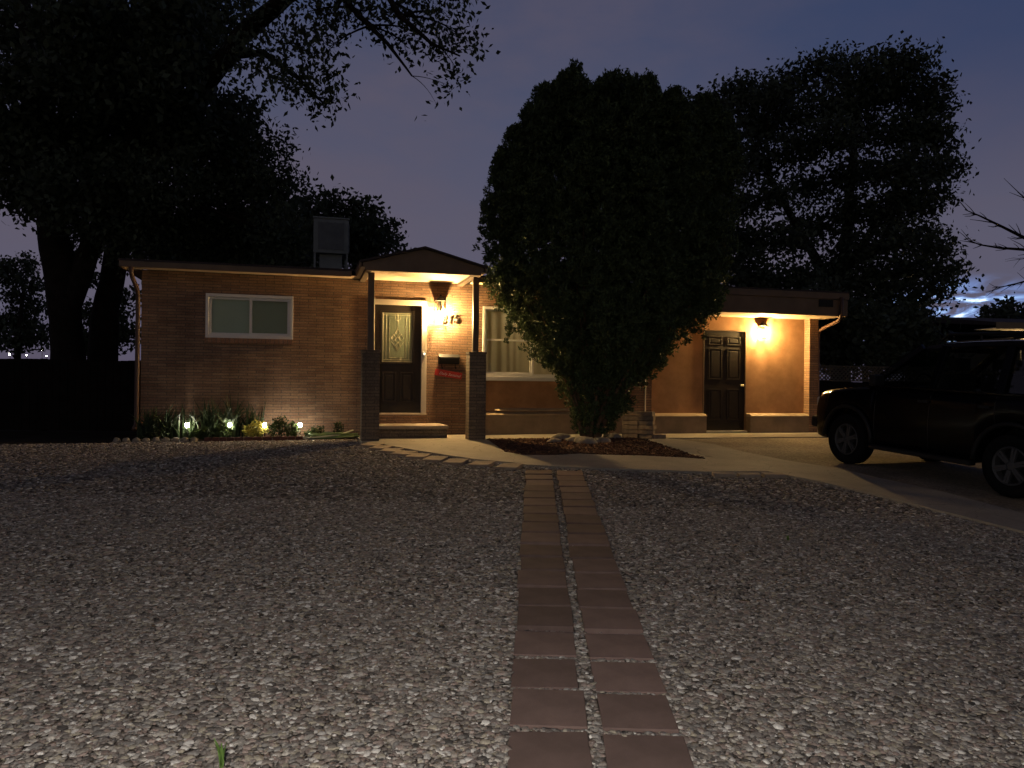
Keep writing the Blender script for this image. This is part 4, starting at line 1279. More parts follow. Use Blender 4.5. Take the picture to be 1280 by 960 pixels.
# low skirt of sprays round the stems
for _ in range(46):
    z = random.uniform(0.16, 1.25)
    cxm, rx = jun_sec(z)
    a = random.uniform(0, 6.283); k = random.uniform(.15, .75)
    jclump(np.array([cxm + math.cos(a) * rx * k, math.sin(a) * rx * k, z]), random.uniform(.07, .13), random.uniform(.12, .2), 70)
# inner mass
cnt = 0
while cnt < 420:
    z = random.uniform(1.3, top - 0.8)
    cxm, rx = jun_sec(z)
    a = random.uniform(0, 6.283); k = 0.70 * math.sqrt(random.random())
    x = cxm + math.cos(a) * rx * k; y = math.sin(a) * min(rx, 1.6) * k
    w = to_house(jb.x + x, jb.y + y)[1]
    if (w < 0.5 and z < 3.35) or z < 1.0 and random.random() < .5: continue
    jclump(np.array([x, y, z]), 0.36, 0.48, 260)
    cnt += 1
P = np.concatenate(P); U = np.concatenate(U)
lob = [(560, 330), (592, 300), (605, 225), (625, 172), (641, 146), (655, 128), (669, 104), (680, 96), (688, 108), (698, 82), (711, 75), (722, 80), (732, 108), (743, 86), (763, 78), (778, 84), (785, 102), (795, 86), (806, 92), (814, 120), (824, 105), (836, 106), (846, 120), (854, 140),
       (863, 112), (873, 107), (884, 116), (898, 128), (908, 150), (918, 190), (927, 250), (940, 330)]
lx = np.array([at(a, b, YJ).x - jb.x for a, b in lob]); lz = np.array([at(a, b, YJ).z - jb.z for a, b in lob])
zl = np.interp(P[:, 0], lx, lz) - 0.42 * np.maximum(0, -P[:, 1]) - 0.12 * np.maximum(0, P[:, 1]) + 0.07 * np.sin(P[:, 1] * 9 + P[:, 0] * 5) - 0.04
keep = (P[:, 2] > 0.12) & (P[:, 2] < zl)
P, U = P[keep], U[keep]
V, Fc, C = leaf_arrays(P, 0.0235, 0.0, (0.45, 1.35), 1.45, U * 0.9)
np_mesh('crown', V, Fc, L_JUNI, jun, C)
tk = MB()
for i in range(34):
    a = random.uniform(0, 6.283)
    z = random.uniform(1.6, 4.6) if i > 10 else random.uniform(1.0, 2.4)
    cxm, rx = jun_sec(z)
    x = cxm + math.cos(a) * rx * random.uniform(.6, .85); y = math.sin(a) * min(rx, 1.5) * random.uniform(.5, .8)
    if to_house(jb.x + x, jb.y + y)[1] < 0.3: y -= 0.9
    b = Vector((math.cos(a) * 0.11, math.sin(a) * 0.10, -0.04))
    r0 = random.uniform(0.022, 0.05)
    pts = [b]
    for t in (0.15, 0.3, 0.5, 0.75, 1.0):
        q = Vector((b.x + (x - b.x) * t ** 1.35, b.y + (y - b.y) * t ** 1.35, z * t))
        pts.append(q + Vector((random.uniform(-.04, .04), random.uniform(-.04, .04), 0)))
    tk.tube(pts, [r0 * 1.3, r0, r0 * .85, r0 * .7, r0 * .45, r0 * .15], 7)
    for k in range(4):
        i0 = random.randint(2, 4)
        q = pts[i0].lerp(pts[i0 + 1], random.random())
        e = q + Vector((random.uniform(-.35, .35), random.uniform(-.35, .35), random.uniform(.1, .5)))
        tk.tube([q, q.lerp(e, .5) + Vector((0, 0, .04)), e], [r0 * .35, r0 * .22, r0 * .08], 5)
tk.build('trunk', JBARK, jun, smooth=True)

# pale stones at the juniper's foot
def rock(loc, sx, sy, sz, m, label, seed, group, name='stone', rot=0.0):
    bm = bmesh.new(); bmesh.ops.create_icosphere(bm, subdivisions=3, radius=1.0)
    for v in bm.verts:
        d = 1 + 0.28 * noise.noise(v.co * 1.3 + Vector((seed, 0, 0))) + 0.10 * noise.noise(v.co * 4 + Vector((seed, 5, 0)))
        v.co = Vector((v.co.x * sx * d, v.co.y * sy * d, v.co.z * sz * d))
    for f in bm.faces: f.smooth = True
    me = bpy.data.meshes.new(name); bm.to_mesh(me); bm.free(); me.materials.append(m)
    o = bpy.data.objects.new(name, me); COL.objects.link(o); o.location = loc; o.rotation_euler = (0, 0, rot)
    return tag(o, label, 'stone', group)
for i, (x, y, a, lab) in enumerate(((703, 551.5, 0.20, 'pale flat stone at the left foot of the juniper'), (716, 554, 0.14, 'small rounded stone just left of the juniper stems'),
                                    (732, 556, 0.21, 'long pale stone in front of the juniper stems'), (752, 555, 0.17, 'low stone under the right side of the juniper'),
                                    (766, 550, 0.18, 'dark stone lying in shade right of the juniper stems'), (693, 555, 0.13, 'leftmost small stone of the ring around the juniper'))):
    gx, gy = ground_at(x, y)
    rock((gx, gy, gz(gx, gy) + 0.04), a, a * .7, a * .5, STONE, lab, i * 3.1, 'stones around the juniper', rot=random.uniform(-.5, .5))

# ------------------------------------------------------------------ flower bed
def blades(name, loc, n, h, spread, label, m=None, wid=0.028, tone=(0.6, 1.4), group='iris clumps in the bed', one_root=False):
    V, Fs, C = [], [], []
    for i in range(n):
        a = random.uniform(0, 6.283); L = h * random.uniform(.55, 1.1); lean = random.uniform(.05, spread)
        bx_, by_ = (0.0, 0.0) if one_root else (random.gauss(0, .07), random.gauss(0, .05))
        wd = wid * random.uniform(.7, 1.2); b0 = len(V)
        ta = a + random.uniform(.8, 2.2)
        c = random.uniform(*tone)
        for k in range(6):
            t = k / 5
            r = lean * L * t ** 2.2
            zz_ = L * t * (1 - 0.25 * lean * t)
            if lean > .6: zz_ -= 0.35 * L * max(0, t - .6) * lean
            w_ = wd * (1 - t ** 2) * .5 + .001
            for s in (-1, 1):
                V.append((bx_ + math.cos(a) * r + math.cos(ta) * w_ * s, by_ + math.sin(a) * r + math.sin(ta) * w_ * s, zz_))
                C.append((c, c, c))
        for k in range(5):
            q0 = 0 if one_root and k == 0 else b0 + 2 * k       # a tuft's blades share their root
            Fs.append((q0, q0 + 1, b0 + 2 * k + 3, b0 + 2 * k + 2))
    o = np_mesh(name, np.array(V), np.array(Fs), m or L_IRIS, None, np.array(C), True)
    o.location = loc
    return tag(o, label, 'plant', group)
iris_at = [(-6.42, .36, .50, 'far left'), (-6.12, .30, .55, None), (-5.80, .34, .52, None), (-5.45, .26, .62, None), (-5.12, .30, .66, None), (-4.78, .26, .55, None)]
iris_lab = ['iris clump at the left corner of the brick wall', 'iris clump second from the left wall corner', 'iris clump just left of the first solar light', 'iris clump just right of the first solar light',
            'tallest iris clump, behind the second solar light', 'iris clump at the right end of the iris row']
for (s, w, h, _), lab in zip(iris_at, iris_lab):
    blades('iris_plant', to_world(s, w, 0.02), 60, h * 1.15, .85, lab, None, 0.042)
def leafy(name, s, w, r, h, n, m, leaf, label, cat='plant', tone=(.5, 1.4)):
    loc = to_world(s, w, 0.02)
    d = rng.normal(size=(n, 3)); d /= np.linalg.norm(d, axis=1)[:, None]
    p = d * (rng.random((n, 1)) ** .4) * np.array([r, r * .8, h * .5])
    p[:, 2] += h * .5
    p += 0.25 * r * np.sin(p[:, [1, 2, 0]] * 17)
    p[:, 2] = np.maximum(p[:, 2], 0.01)
    V, Fc, C = leaf_arrays(p, leaf, -0.3, tone)
    o = np_mesh(name, V, Fc, m, None, C)
    o.location = loc
    return tag(o, label, cat, 'low plants in the flower bed')
leafy('flower_clump', -4.70, .50, .19, .30, 420, L_YELLOW, .030, 'yellow flowering clump between the second and third solar lights')
leafy('leafy_plant', -5.25, .52, .15, .26, 300, L_SHRUB, .032, 'bright green leafy plant left of the second solar light')
leafy('leafy_plant', -5.58, .58, .14, .17, 200, L_SHRUB, .038, 'low broad-leaved plant right of the first solar light')
leafy('shrub', -4.32, .42, .19, .36, 520, L_SHRUB, .026, 'rounded dark green shrub right of the third solar light', tone=(.3, .8))
leafy('leafy_plant', -4.08, .46, .12, .28, 240, L_SHRUB, .030, 'pale green plant touching the fourth solar light')
leafy('leafy_plant', -3.72, .38, .16, .20, 220, L_SHRUB, .028, 'loose green plant right of the fourth solar light', tone=(.3, .8))
leafy('leafy_plant', -3.30, .32, .10, .30, 200, L_SHRUB, .022, 'thin sprig near the left porch pillar', tone=(.3, .8))
leafy('leafy_plant', -6.3, .60, .20, .16, 260, L_SHRUB, .028, 'low dark plant at the left end of the bed edging', tone=(.25, .6))

# stake lights
sl = empty('solar_light', (0, 0, 0), 0, 'x', 'garden light', 'solar stake lights in the bed')
MB().tube([(0, 0, -0.02), (0, 0, 0.182)], 0.010, 8).build('stake', BLACKM, sl)
MB().lathe([(0.001, 0.275), (0.022, 0.272), (0.030, 0.262), (0.028, 0.256), (0.001, 0.256)], 16).build('cap', BLACKM, sl, smooth=False)
MB().lathe([(0.010, 0.180), (0.018, 0.184), (0.028, 0.198), (0.032, 0.218), (0.030, 0.238), (0.024, 0.254)], 16).build('lit_globe', SOLAR, sl, smooth=True)
first = True
for x, y, lab in ((234, 533, 'lit solar stake light farthest left, among the irises'), (287, 535, 'lit solar stake light second from the left, left of the yellow flowers'),
                  (331, 534, 'lit solar stake light third from the left, right of the yellow flowers'), (375, 531, 'lit solar stake light nearest the porch')):
    t, v = deroll(x, y)
    Y0 = HY - 0.45 / CP
    Y = Y0 / (1 - math.tan(PHI) * t)
    o = sl if first else copy_tree(sl)
    first = False
    o.location = (Y * t, Y, 0.672)
    o.scale = (1.0, 1.0, 1.0)
    o['label'] = lab

# bed edging: scalloped stones on the left, a low red strip to the right
for i in range(9):
    s = -6.78 + i * 0.145
    p = to_world(s, 0.90 + 0.02 * math.sin(i), 0.02)
    o = rock(p, .062, .05, .055, STONE, 'small pale edging stone of the flower bed, %s from the left' % ORD[i], 40 + i * 1.7, 'pale stones edging the flower bed', 'edging_stone')
st_ = MB()
pe = [(-5.47, .90), (-5.0, .88), (-4.4, .82), (-3.9, .76)]
for i in range(len(pe) - 1):
    for k in range(4):
        a = [pe[i][q] + (pe[i + 1][q] - pe[i][q]) * k / 4 for q in (0, 1)]
        b = [pe[i][q] + (pe[i + 1][q] - pe[i][q]) * (k + .93) / 4 for q in (0, 1)]
        st_.bar(to_world(*a, 0.03), to_world(*b, 0.03), 0.05, 0.075)
o = st_.build('bed_edging', EDGERED, bevel=0.008)
tag(o, 'low red-brown edging strip along the front of the flower bed', 'edging')

# garden hose lying in loops by the left pillar
hs = MB()
pts = []
for i in range(160):
    u = i / 159
    a = u * 2 * math.pi * 4.3
    rx_, ry_ = 0.36 + 0.07 * math.sin(u * 11), 0.15 + 0.04 * math.cos(u * 7)
    p = to_world(-3.38 + rx_ * math.cos(a) + .05 * math.sin(u * 5), 0.50 + ry_ * math.sin(a), 0.03 + 0.075 * u + 0.012 * math.sin(a * 2))
    pts.append(p)
hs.tube(pts, 0.0115, 7)
o = hs.build('garden_hose', HOSE, smooth=True)
tag(o, 'green garden hose lying in loops beside the left porch pillar', 'hose')
hs = MB()
pts = [to_world(-3.95, .62, .16), to_world(-3.99, .66, .10), to_world(-3.93, .72, .05), to_world(-3.8, .74, .04), to_world(-3.6, .72, .05), to_world(-3.3, .66, .08), to_world(-3.05, .60, .16)]
hs.tube(pts, 0.012, 7)
o = hs.build('garden_hose', HOSEW, smooth=True)
tag(o, 'pale hose end curving out of the bed beside the coiled hose', 'hose')

# weeds in the gravel
def weed(x, y, n, h, spread, wid, label):
    gx, gy = ground_at(x, y)
    o = blades('grass_tuft', (gx, gy, gz(gx, gy)), n, h, spread, label, leaf_mat('weed_leaf', (0.12, 0.21, 0.05)), wid, (.7, 1.3), None, True)
    return o
weed(277, 962, 6, .13, .35, .017, 'small green grass tuft in the gravel at the bottom left')
o = weed(985, 676, 16, .05, 1.1, .016, 'small dark green weed in the gravel right of the paver path')

# ------------------------------------------------------------------ fences
def board_fence(name, a, b, z0, h, m, label, post=True, lattice=0.0, lm=None):
    a, b = Vector((*a, z0)), Vector((*b, z0))
    d = (b - a); L = d.length; ang = math.atan2(d.y, d.x)
    root = empty(name, a, ang, label, 'fence')
    mb = MB()
    n = int(L / 0.15)
    for i in range(n):
        x = i * L / n
        dz = 0.015 * math.sin(i * 12.9)
        mb.box(x + 0.004, x + L / n - 0.004, -0.012 + 0.004 * math.sin(i * 5.1), 0.008, 0.03, h - lattice + dz)
    mb.build('boards', m, root)
    rl = MB()
    for z in (0.25, h - lattice - 0.18): rl.box(0, L, 0.012, 0.05, z, z + 0.09)
    rl.build('rail', m, root)
    x = 0.0
    while x <= L + .01:
        MB().box(x - 0.05, x + 0.05, 0.052, 0.15, 0, h + 0.02).build('post', m, root)
        x += 2.4
    if lattice:
        la = MB()
        z0_, z1_ = h - lattice + 0.03, h
        step = 0.11
        k = -lattice
        while k < L:
            for sgn in (1, -1):
                p0, p1 = (k, z0_) if sgn == 1 else (k, z1_), (k + lattice, z1_) if sgn == 1 else (k + lattice, z0_)
                y = 0.0 if sgn == 1 else 0.013
                la.bar((p0[0], y, p0[1]), (p1[0], y, p1[1]), 0.010, 0.034, up=(0, 0, 1))
            k += step
        la.box(-lattice, L + lattice, -0.01, 0.025, z1_, z1_ + 0.035)
        la.box(-lattice, L + lattice, -0.01, 0.025, z0_ - 0.036, z0_)
        la.build('lattice', lm, root)
    return root
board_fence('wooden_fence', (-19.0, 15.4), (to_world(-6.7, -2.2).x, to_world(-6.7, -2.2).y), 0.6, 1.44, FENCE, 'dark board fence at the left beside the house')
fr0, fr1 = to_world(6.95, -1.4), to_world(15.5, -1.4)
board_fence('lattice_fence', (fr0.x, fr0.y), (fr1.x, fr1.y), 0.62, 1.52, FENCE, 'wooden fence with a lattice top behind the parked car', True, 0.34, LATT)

# ------------------------------------------------------------------ the neighbour's house at the right
YN = 30.0
nb0 = at(1246, 470, YN); nb0.z = 0.62
nh = empty('neighbour_house', nb0, R(8), 'neighbour house at the right edge with a lit porch under its roof', 'house')
MB().box(1.0, 9.0, 0, 7, 0, 3.1).build('wall', rough_mat('neighbour_wall', (0.42, 0.36, 0.26), 0.9, 0.2, 2.0, 0.3, 60), nh)
MB().prism([(-1.1, 3.42), (-1.1, 3.55), (3.5, 4.15), (8.2, 3.55), (8.2, 3.42), (3.5, 3.9)], -1.1, 10, 'x').build('roof', ROOFM, nh)
MB().box(-1.0, 9.9, -1.13, -1.105, 3.30, 3.54).build('fascia', rough_mat('neighbour_fascia', (0.30, 0.22, 0.12), 0.7, 0.2, 3.0, 0.1, 40), nh)
MB().box(-1.0, 9.9, -1.10, 0.0, 3.32, 3.34).build('soffit', TRIM, nh)
MB().box(1.6, 3.2, -0.03, 0.0, 1.3, 2.6).build('window', VINYL, nh, bevel=0.01)
lt = MB().box(1.72, 1.88, -0.16, 0.0, 2.72, 2.76).build('porch_light', BLACKM, nh)
MB().sphere((1.8, -0.09, 2.66), 0.05, 10, 8).build('bulb', NEIGH, lt)

# far lamps beneath the trees
for i, (x, y, r, lab) in enumerate(((12, 443, .20, 'brightest far street lamp, low at the left edge'), (33, 444, .10, 'faint far street lamp just right of the brightest one'), (52, 438, .09, 'small far street lamp, highest of the row'),
                                    (58, 445, .11, 'small far street lamp under the highest one'), (77, 443, .22, 'far street lamp close to the cottonwood trunk'))):
    Y = 160.0
    p = at(x, y, Y)
    rt = empty('street_lamp', (p.x, Y, 0.6), 0, lab, 'street lamp', 'far street lamps under the trees')
    MB().tube([(0, 0.2, 0), (0, 0.2, p.z - 0.6), (0, 0, p.z - 0.45)], 0.06, 6).build('pole', BLACKM, rt)
    MB().sphere((0, 0, p.z - 0.6), r, 10, 8).build('lamp_head', FARLAMP, rt)
p = at(169.5, 410.5, 40.0)
rt = empty('yard_lamp', (p.x, 40, 0.6), 0, 'small lit yard lamp seen beside the left downspout', 'lamp')
MB().tube([(0, 0.05, 0), (0, 0.05, p.z - 0.6)], 0.04, 6).build('pole', BLACKM, rt)
MB().sphere((0, 0, p.z - 0.6), 0.065, 10, 8).build('lamp_head', FARLAMP, rt)

# unseen lamp added behind the viewer, standing in for whatever lights the near gravel
lp = empty('fill_lamp', (-0.35, -0.30, -0.25), 0, 'added shaded lamp on a pole behind the viewer, lighting the near gravel', 'lamp')
MB().tube([(0, -0.3, 0.2), (0, -0.3, 2.35), (0, -0.24, 2.47), (0, 0.0, 2.51)], 0.028, 10).build('pole', BLACKM, lp)
MB().lathe([(0.001, 2.52), (0.06, 2.50), (0.155, 2.41), (0.160, 2.385), (0.152, 2.385), (0.146, 2.41), (0.05, 2.49), (0.001, 2.50)], 24).build('lamp_shade', BLACKM, lp)
MB().lathe([(0.135, 2.396), (0.130, 2.378), (0.10, 2.362), (0.055, 2.354), (0.0005, 2.352)], 24).build('diffuser', VIEWFILL, lp, smooth=True)

# ------------------------------------------------------------------ parked SUV
fw, rw = Vector((5.08, 11.54)), Vector((5.93, 9.05))
WB = 2.62
dirv = (fw - rw).normalized()
mid = (fw + rw) / 2
left = Vector((-dirv.y, dirv.x))
cpos = mid - left * 0.80
zf, zr = gz(*(cpos + dirv * 1.31)), gz(*(cpos - dirv * 1.31))
car = empty('parked_car', (cpos.x, cpos.y, (zf + zr) / 2 + 0.005), 0, 'dark boxy SUV with a roof rack parked nose-in on the drive', 'car')
car.rotation_euler = (0, -math.atan2(zf - zr, WB), math.atan2(dirv.y, dirv.x))
AX = WB / 2
def top_z(x):
    pts = [(-2.34, 1.10), (-2.25, 1.20), (-1.0, 1.21), (0.75, 1.19), (0.98, 1.17), (1.3, 1.145), (1.7, 1.10), (1.95, 1.05), (2.10, 0.98), (2.18, 0.90), (2.24, 0.78)]
    return float(np.interp(x, [p[0] for p in pts], [p[1] for p in pts]))
def bot_z(x):
    b = float(np.interp(x, [-2.34, -2.2, -1.9, 1.9, 2.1, 2.24], [0.50, 0.42, 0.34, 0.34, 0.36, 0.46]))
    for ax in (-AX, AX):
        d = abs(x - ax)
        if d < 0.47: b = max(b, 0.38 + math.sqrt(max(0, 0.47 ** 2 - d * d)) * 0.98)
    return b
def half_w(x, f):
    """plan taper at nose and tail, side curvature by height"""
    pl = float(np.interp(x, [-2.34, -2.25, -2.0, -1.5, 1.4, 1.8, 2.05, 2.18, 2.24], [0.74, 0.82, 0.88, 0.91, 0.91, 0.88, 0.81, 0.72, 0.62]))
    return pl * float(np.interp(f, [0, 0.2, 0.5, 0.8, 0.93, 1.0], [0.945, 0.985, 1.0, 0.985, 0.955, 0.90]))
xs = sorted(set([round(-2.34 + i * 4.58 / 90, 4) for i in range(91)] + [s * AX + k for s in (-1, 1) for k in (-.47, -.465, .465, .47)]))
fs = [0, .12, .25, .4, .55, .7, .82, .92, 1.0]
bm_ = MB()
nr = 2 * len(fs) + 3
for x in xs:
    zt, zb = top_z(x), bot_z(x)
    ring = []
    for f in fs: ring.append((x, -half_w(x, f), zb + (zt - zb) * f))
    hw_ = half_w(x, 1.0)
    for k in (-.5, 0, .5): ring.append((x, hw_ * k, zt + 0.03 * (1 - k * k * 2) * (1 if x > 0.9 else .3)))
    for f in fs[::-1]: ring.append((x, half_w(x, f), zb + (zt - zb) * f))
    bm_.v += ring
for i in range(len(xs) - 1):
    for k in range(nr):
        k2 = (k + 1) % nr
        bm_.f.append((i * nr + k, i * nr + k2, (i + 1) * nr + k2, (i + 1) * nr + k))
bm_.f.append(tuple(range(nr))); bm_.f.append(tuple((len(xs) - 1) * nr + k for k in range(nr))[::-1])
body = bm_.build('body', CARP, car, smooth=True)
# wheel wells
for ax in (-AX, AX):
    MB().box(ax - 0.46, ax + 0.46, -0.58, 0.58, 0.36, 0.84).build('wheel_well', PLASTIC, car)
# greenhouse
def gpt(x, z, s): # side of the cabin leans in with height
    hw_ = 0.845 - (z - 1.2) * 0.24
    return Vector((x, s * hw_, z))
ZR = 1.78
rfm = MB()
rx_ = [0.20, 0.10, -0.1, -0.5, -1.0, -1.5, -1.95, -2.12]
rz_ = [1.745, 1.775, 1.80, 1.825, 1.84, 1.84, 1.825, 1.79]
sec = []
for x, z in zip(rx_, rz_):
    h_ = 0.845 - (1.76 - 1.2) * 0.24
    sec.append([(x, h_ * k, z + 0.045 * (1 - k * k) - (0.05 if abs(k) == 1 else 0)) for k in (-1, -.92, -.6, 0, .6, .92, 1)] + [(x, h_ * k, z - 0.05) for k in (.9, -.9)])
m_ = len(sec[0])
for r_ in sec: rfm.v += r_
for i in range(len(sec) - 1):
    for k in range(m_):
        k2 = (k + 1) % m_
        rfm.f.append((i * m_ + k, i * m_ + k2, (i + 1) * m_ + k2, (i + 1) * m_ + k))
rfm.f.append(tuple(range(m_))); rfm.f.append(tuple((len(sec) - 1) * m_ + k for k in range(m_)))
rfm.build('roof', CARP, car, smooth=False)
pl = MB()
for s in (-1, 1):
    pl.bar(gpt(0.96, 1.18, s), gpt(0.17, ZR - .02, s), 0.07, 0.09)
    pl.bar(gpt(-0.12, 1.19, s), gpt(-0.20, ZR, s), 0.06, 0.10, up=(1, 0, 0))
    pl.bar(gpt(-1.10, 1.19, s), gpt(-1.12, ZR, s), 0.06, 0.11, up=(1, 0, 0))
    pl.bar(gpt(-2.24, 1.18, s), gpt(-2.10, ZR, s), 0.07, 0.14, up=(1, 0, 0))
    pl.bar(gpt(0.92, 1.205, s), gpt(-2.24, 1.205, s), 0.05, 0.04)
pl.build('window_pillars', CARP, car, bevel=0.012)
for s in (-1, 1):
    for (a0, a1, b0, b1) in ((0.90, 0.20, -0.12, -0.20), (-0.12, -0.20, -1.10, -1.12), (-1.10, -1.12, -2.22, -2.10)):
        q = [gpt(a0, 1.215, s), gpt(b0, 1.215, s), gpt(b1, ZR - .02, s), gpt(a1, ZR - .04, s)]
        q = [p - Vector((0, s * 0.012, 0)) for p in q]
        MB().add(q, [(0, 1, 2, 3)]).build('side_window', CARGLASS, car)
MB().add([gpt(0.97, 1.19, -1), gpt(0.97, 1.19, 1), gpt(0.19, ZR - .01, 1), gpt(0.19, ZR - .01, -1)], [(0, 1, 2, 3)]).build('windscreen', CARGLASS, car)
MB().add([gpt(-2.26, 1.2, -1), gpt(-2.26, 1.2, 1), gpt(-2.13, ZR - .01, 1), gpt(-2.13, ZR - .01, -1)], [(0, 1, 2, 3)]).build('rear_window', CARGLASS, car)
# seats, wheel
for sx, sy in ((-0.05, .38), (-0.05, -.38), (-0.98, .38), (-0.98, -.38)):
    st2 = MB()
    st2.box(sx - .12, sx + .04, sy - .24, sy + .24, 1.0, 1.42)
    st2.box(sx - .12, sx - .02, sy - .13, sy + .13, 1.46, 1.62)
    st2.bar((sx - .06, sy - .06, 1.40), (sx - .07, sy - .06, 1.48), .015); st2.bar((sx - .06, sy + .06, 1.40), (sx - .07, sy + .06, 1.48), .015)
    st2.build('seat', SEATM, car, bevel=0.03)
MB().tube([(0.40 + .06 * math.sin(a), .38 + .18 * math.cos(a), 1.22 + .17 * math.sin(a)) for a in [k * math.pi / 12 for k in range(25)]], 0.014, 6).build('steering_wheel', PLASTIC, car)
# trim: flares, running boards, bumpers, handles, mirrors, seams
for ax in (-AX, AX):
    for s in (-1, 1):
        pts = []
        for k in range(15):
            a = math.pi * k / 14
            x = ax + 0.49 * math.cos(a); z = 0.38 + 0.485 * math.sin(a)
            pts.append((x, s * (half_w(x, .3) + 0.004), z))
        MB().tube(pts, 0.030, 6).build('wheel_arch_flare', PLASTIC, car, smooth=True)
for s in (-1, 1):
    MB().box(-0.82, 0.82, min(s * .84, s * .95), max(s * .84, s * .95), 0.30, 0.36).build('running_board', PLASTIC, car, bevel=0.015)
    for x in (-0.16, -1.05):
        MB().box(x + 0.02, x + 0.18, min(s * .905, s * .935), max(s * .905, s * .935), 1.02, 1.055).build('door_handle', PLASTIC, car, bevel=0.008)
    sm = MB()
    for x in (0.78, -0.14, -1.08):
        sm.tube([(x, s * (half_w(x, f) + 0.0005), bot_z(x) + (top_z(x) - bot_z(x)) * f) for f in (.1, .3, .5, .7, .9, 1.0)], 0.005, 4)
    sm.build('door_seam', PLASTIC, car)
    mr_ = MB().box(0.62, 0.74, min(s * .90, s * 1.08), max(s * .90, s * 1.08), 1.20, 1.36)
    mo = mr_.build('wing_mirror', PLASTIC, car, bevel=0.03)
    MB().bar((0.70, s * .84, 1.20), (0.69, s * .93, 1.24), 0.05).build('mirror_arm', PLASTIC, mo)
    hl = MB().box(2.02, 2.16, min(s * .50, s * .74), max(s * .50, s * .74), 0.80, 0.95).build('headlight', HEADL, car, bevel=0.03)
    MB().box(-2.36, -2.22, min(s * .70, s * .84), max(s * .70, s * .84), 0.80, 1.15).build('tail_light', TAILL, car, bevel=0.02)
MB().box(2.10, 2.30, -0.72, 0.72, 0.46, 0.64).build('front_bumper', PLASTIC, car, bevel=0.05)
MB().box(-2.46, -2.25, -0.80, 0.80, 0.45, 0.64).build('rear_bumper', PLASTIC, car, bevel=0.04)
gi = MB()
for k in range(5): gi.box(2.165, 2.225, -0.46, 0.46, 0.72 + k * .04, 0.738 + k * .04)
gi.build('grille', PLASTIC, car)
rk = MB()
for s in (-1, 1):
    rk.tube([(0.02, s * .60, 1.82), (-0.12, s * .60, 1.93), (-1.9, s * .60, 1.95), (-2.02, s * .60, 1.84)], 0.020, 8)
    for x in (-0.6, -1.3): rk.tube([(x, s * .60, 1.85), (x, s * .60, 1.94)], 0.016, 6)
for x in (-0.12, -0.6, -1.2, -1.85): rk.tube([(x, -.60, 1.945), (x, .60, 1.945)], 0.016, 6)
rk.build('roof_rack', PLASTIC, car)
# wheels
def wheel(x, s):
    M = Matrix.Translation((x, s * 0.80, 0.372)) @ Matrix.Rotation(R(-90 * s), 4, 'X')
    root = MB().lathe([(0.235, -.10), (0.30, -.118), (0.352, -.112), (0.370, -.085), (0.374, -.03), (0.374, .03), (0.370, .085), (0.352, .112), (0.30, .118), (0.235, .10), (0.228, 0.06), (0.228, -.06), (0.235, -.10)], 40, M).build('wheel', RUBBER, car, smooth=True)
    rm = MB().lathe([(0.232, -.06), (0.232, .095), (0.222, .105), (0.205, .085), (0.20, .02), (0.20, -.06)], 40, M)
    for k in range(6):
        a = 2 * math.pi * k / 6 + .3
        for da in (-.11, .11):
            i0 = Vector((.055 * math.cos(a + da * 2.2), .055 * math.sin(a + da * 2.2), .075)); i1 = Vector((.212 * math.cos(a + da * .9), .212 * math.sin(a + da * .9), .085))
            rm.bar(M @ i0, M @ i1, 0.030, 0.030, up=(0, 1, 0))
    rm.lathe([(0.0001, .092), (.045, .090), (.062, .075), (.066, .04), (.066, .0)], 20, M)
    rm.build('rim', ALLOY, root)
    MB().lathe([(0.0001, .0), (.20, .0), (.20, -.02), (0.0001, -.02)], 24, M).build('brake_disc', PLASTIC, root)
for x in (AX, -AX):
    for s in (1, -1): wheel(x, s)

# ------------------------------------------------------------------ sky
world = bpy.data.worlds.new('World')
scene.world = world
world.use_nodes = True
nt = world.node_tree
L = nt.links.new
for n_ in list(nt.nodes): nt.nodes.remove(n_)
out = N(nt, 'ShaderNodeOutputWorld')
bg = N(nt, 'ShaderNodeBackground')
bg.inputs[1].default_value = 1.0
L(bg.outputs[0], out.inputs[0])
tc = N(nt, 'ShaderNodeTexCoord')
sep = N(nt, 'ShaderNodeSeparateXYZ')
L(tc.outputs['Generated'], sep.inputs[0])
def lin(*c):
    return tuple(((x / 255) / 12.92 if x / 255 <= 0.04045 else ((x / 255 + 0.055) / 1.055) ** 2.4) for x in c)
cr = N(nt, 'ShaderNodeValToRGB')
el = cr.color_ramp.elements
el[0].position = 0.0; el[0].color = (*lin(84, 78, 98), 1)
el[1].position = 1.0; el[1].color = (*lin(14, 14, 18), 1)
for pos, c in ((0.10, (91, 90, 110)), (0.20, (90, 88, 106)), (0.32, (74, 80, 105)), (0.45, (56, 68, 98)), (0.58, (22, 24, 32))):  # unseen zenith darkened to cut the sky light on the ground
    e = el.new(pos); e.color = (*lin(*c), 1)
L(sep.outputs[2], cr.inputs[0])
# soft overcast banks
mp = N(nt, 'ShaderNodeMapping'); mp.inputs['Scale'].default_value = (1.6, 1.6, 4.0); mp.inputs['Location'].default_value = (0.3, 0.1, 0.4)
L(tc.outputs['Generated'], mp.inputs[0])
nz = N(nt, 'ShaderNodeTexNoise', i_Scale=2.1, i_Detail=6.0, i_Roughness=0.55)
L(mp.outputs[0], nz.inputs['Vector'])
mr = N(nt, 'ShaderNodeMapRange')
for i, v in ((1, 0.35), (2, 0.68), (3, 0.0), (4, 0.6)): mr.inputs[i].default_value = v
L(nz.outputs['Fac'], mr.inputs[0])
col = mixc(nt, mr.outputs[0], cr.outputs[0], lin(98, 88, 100))
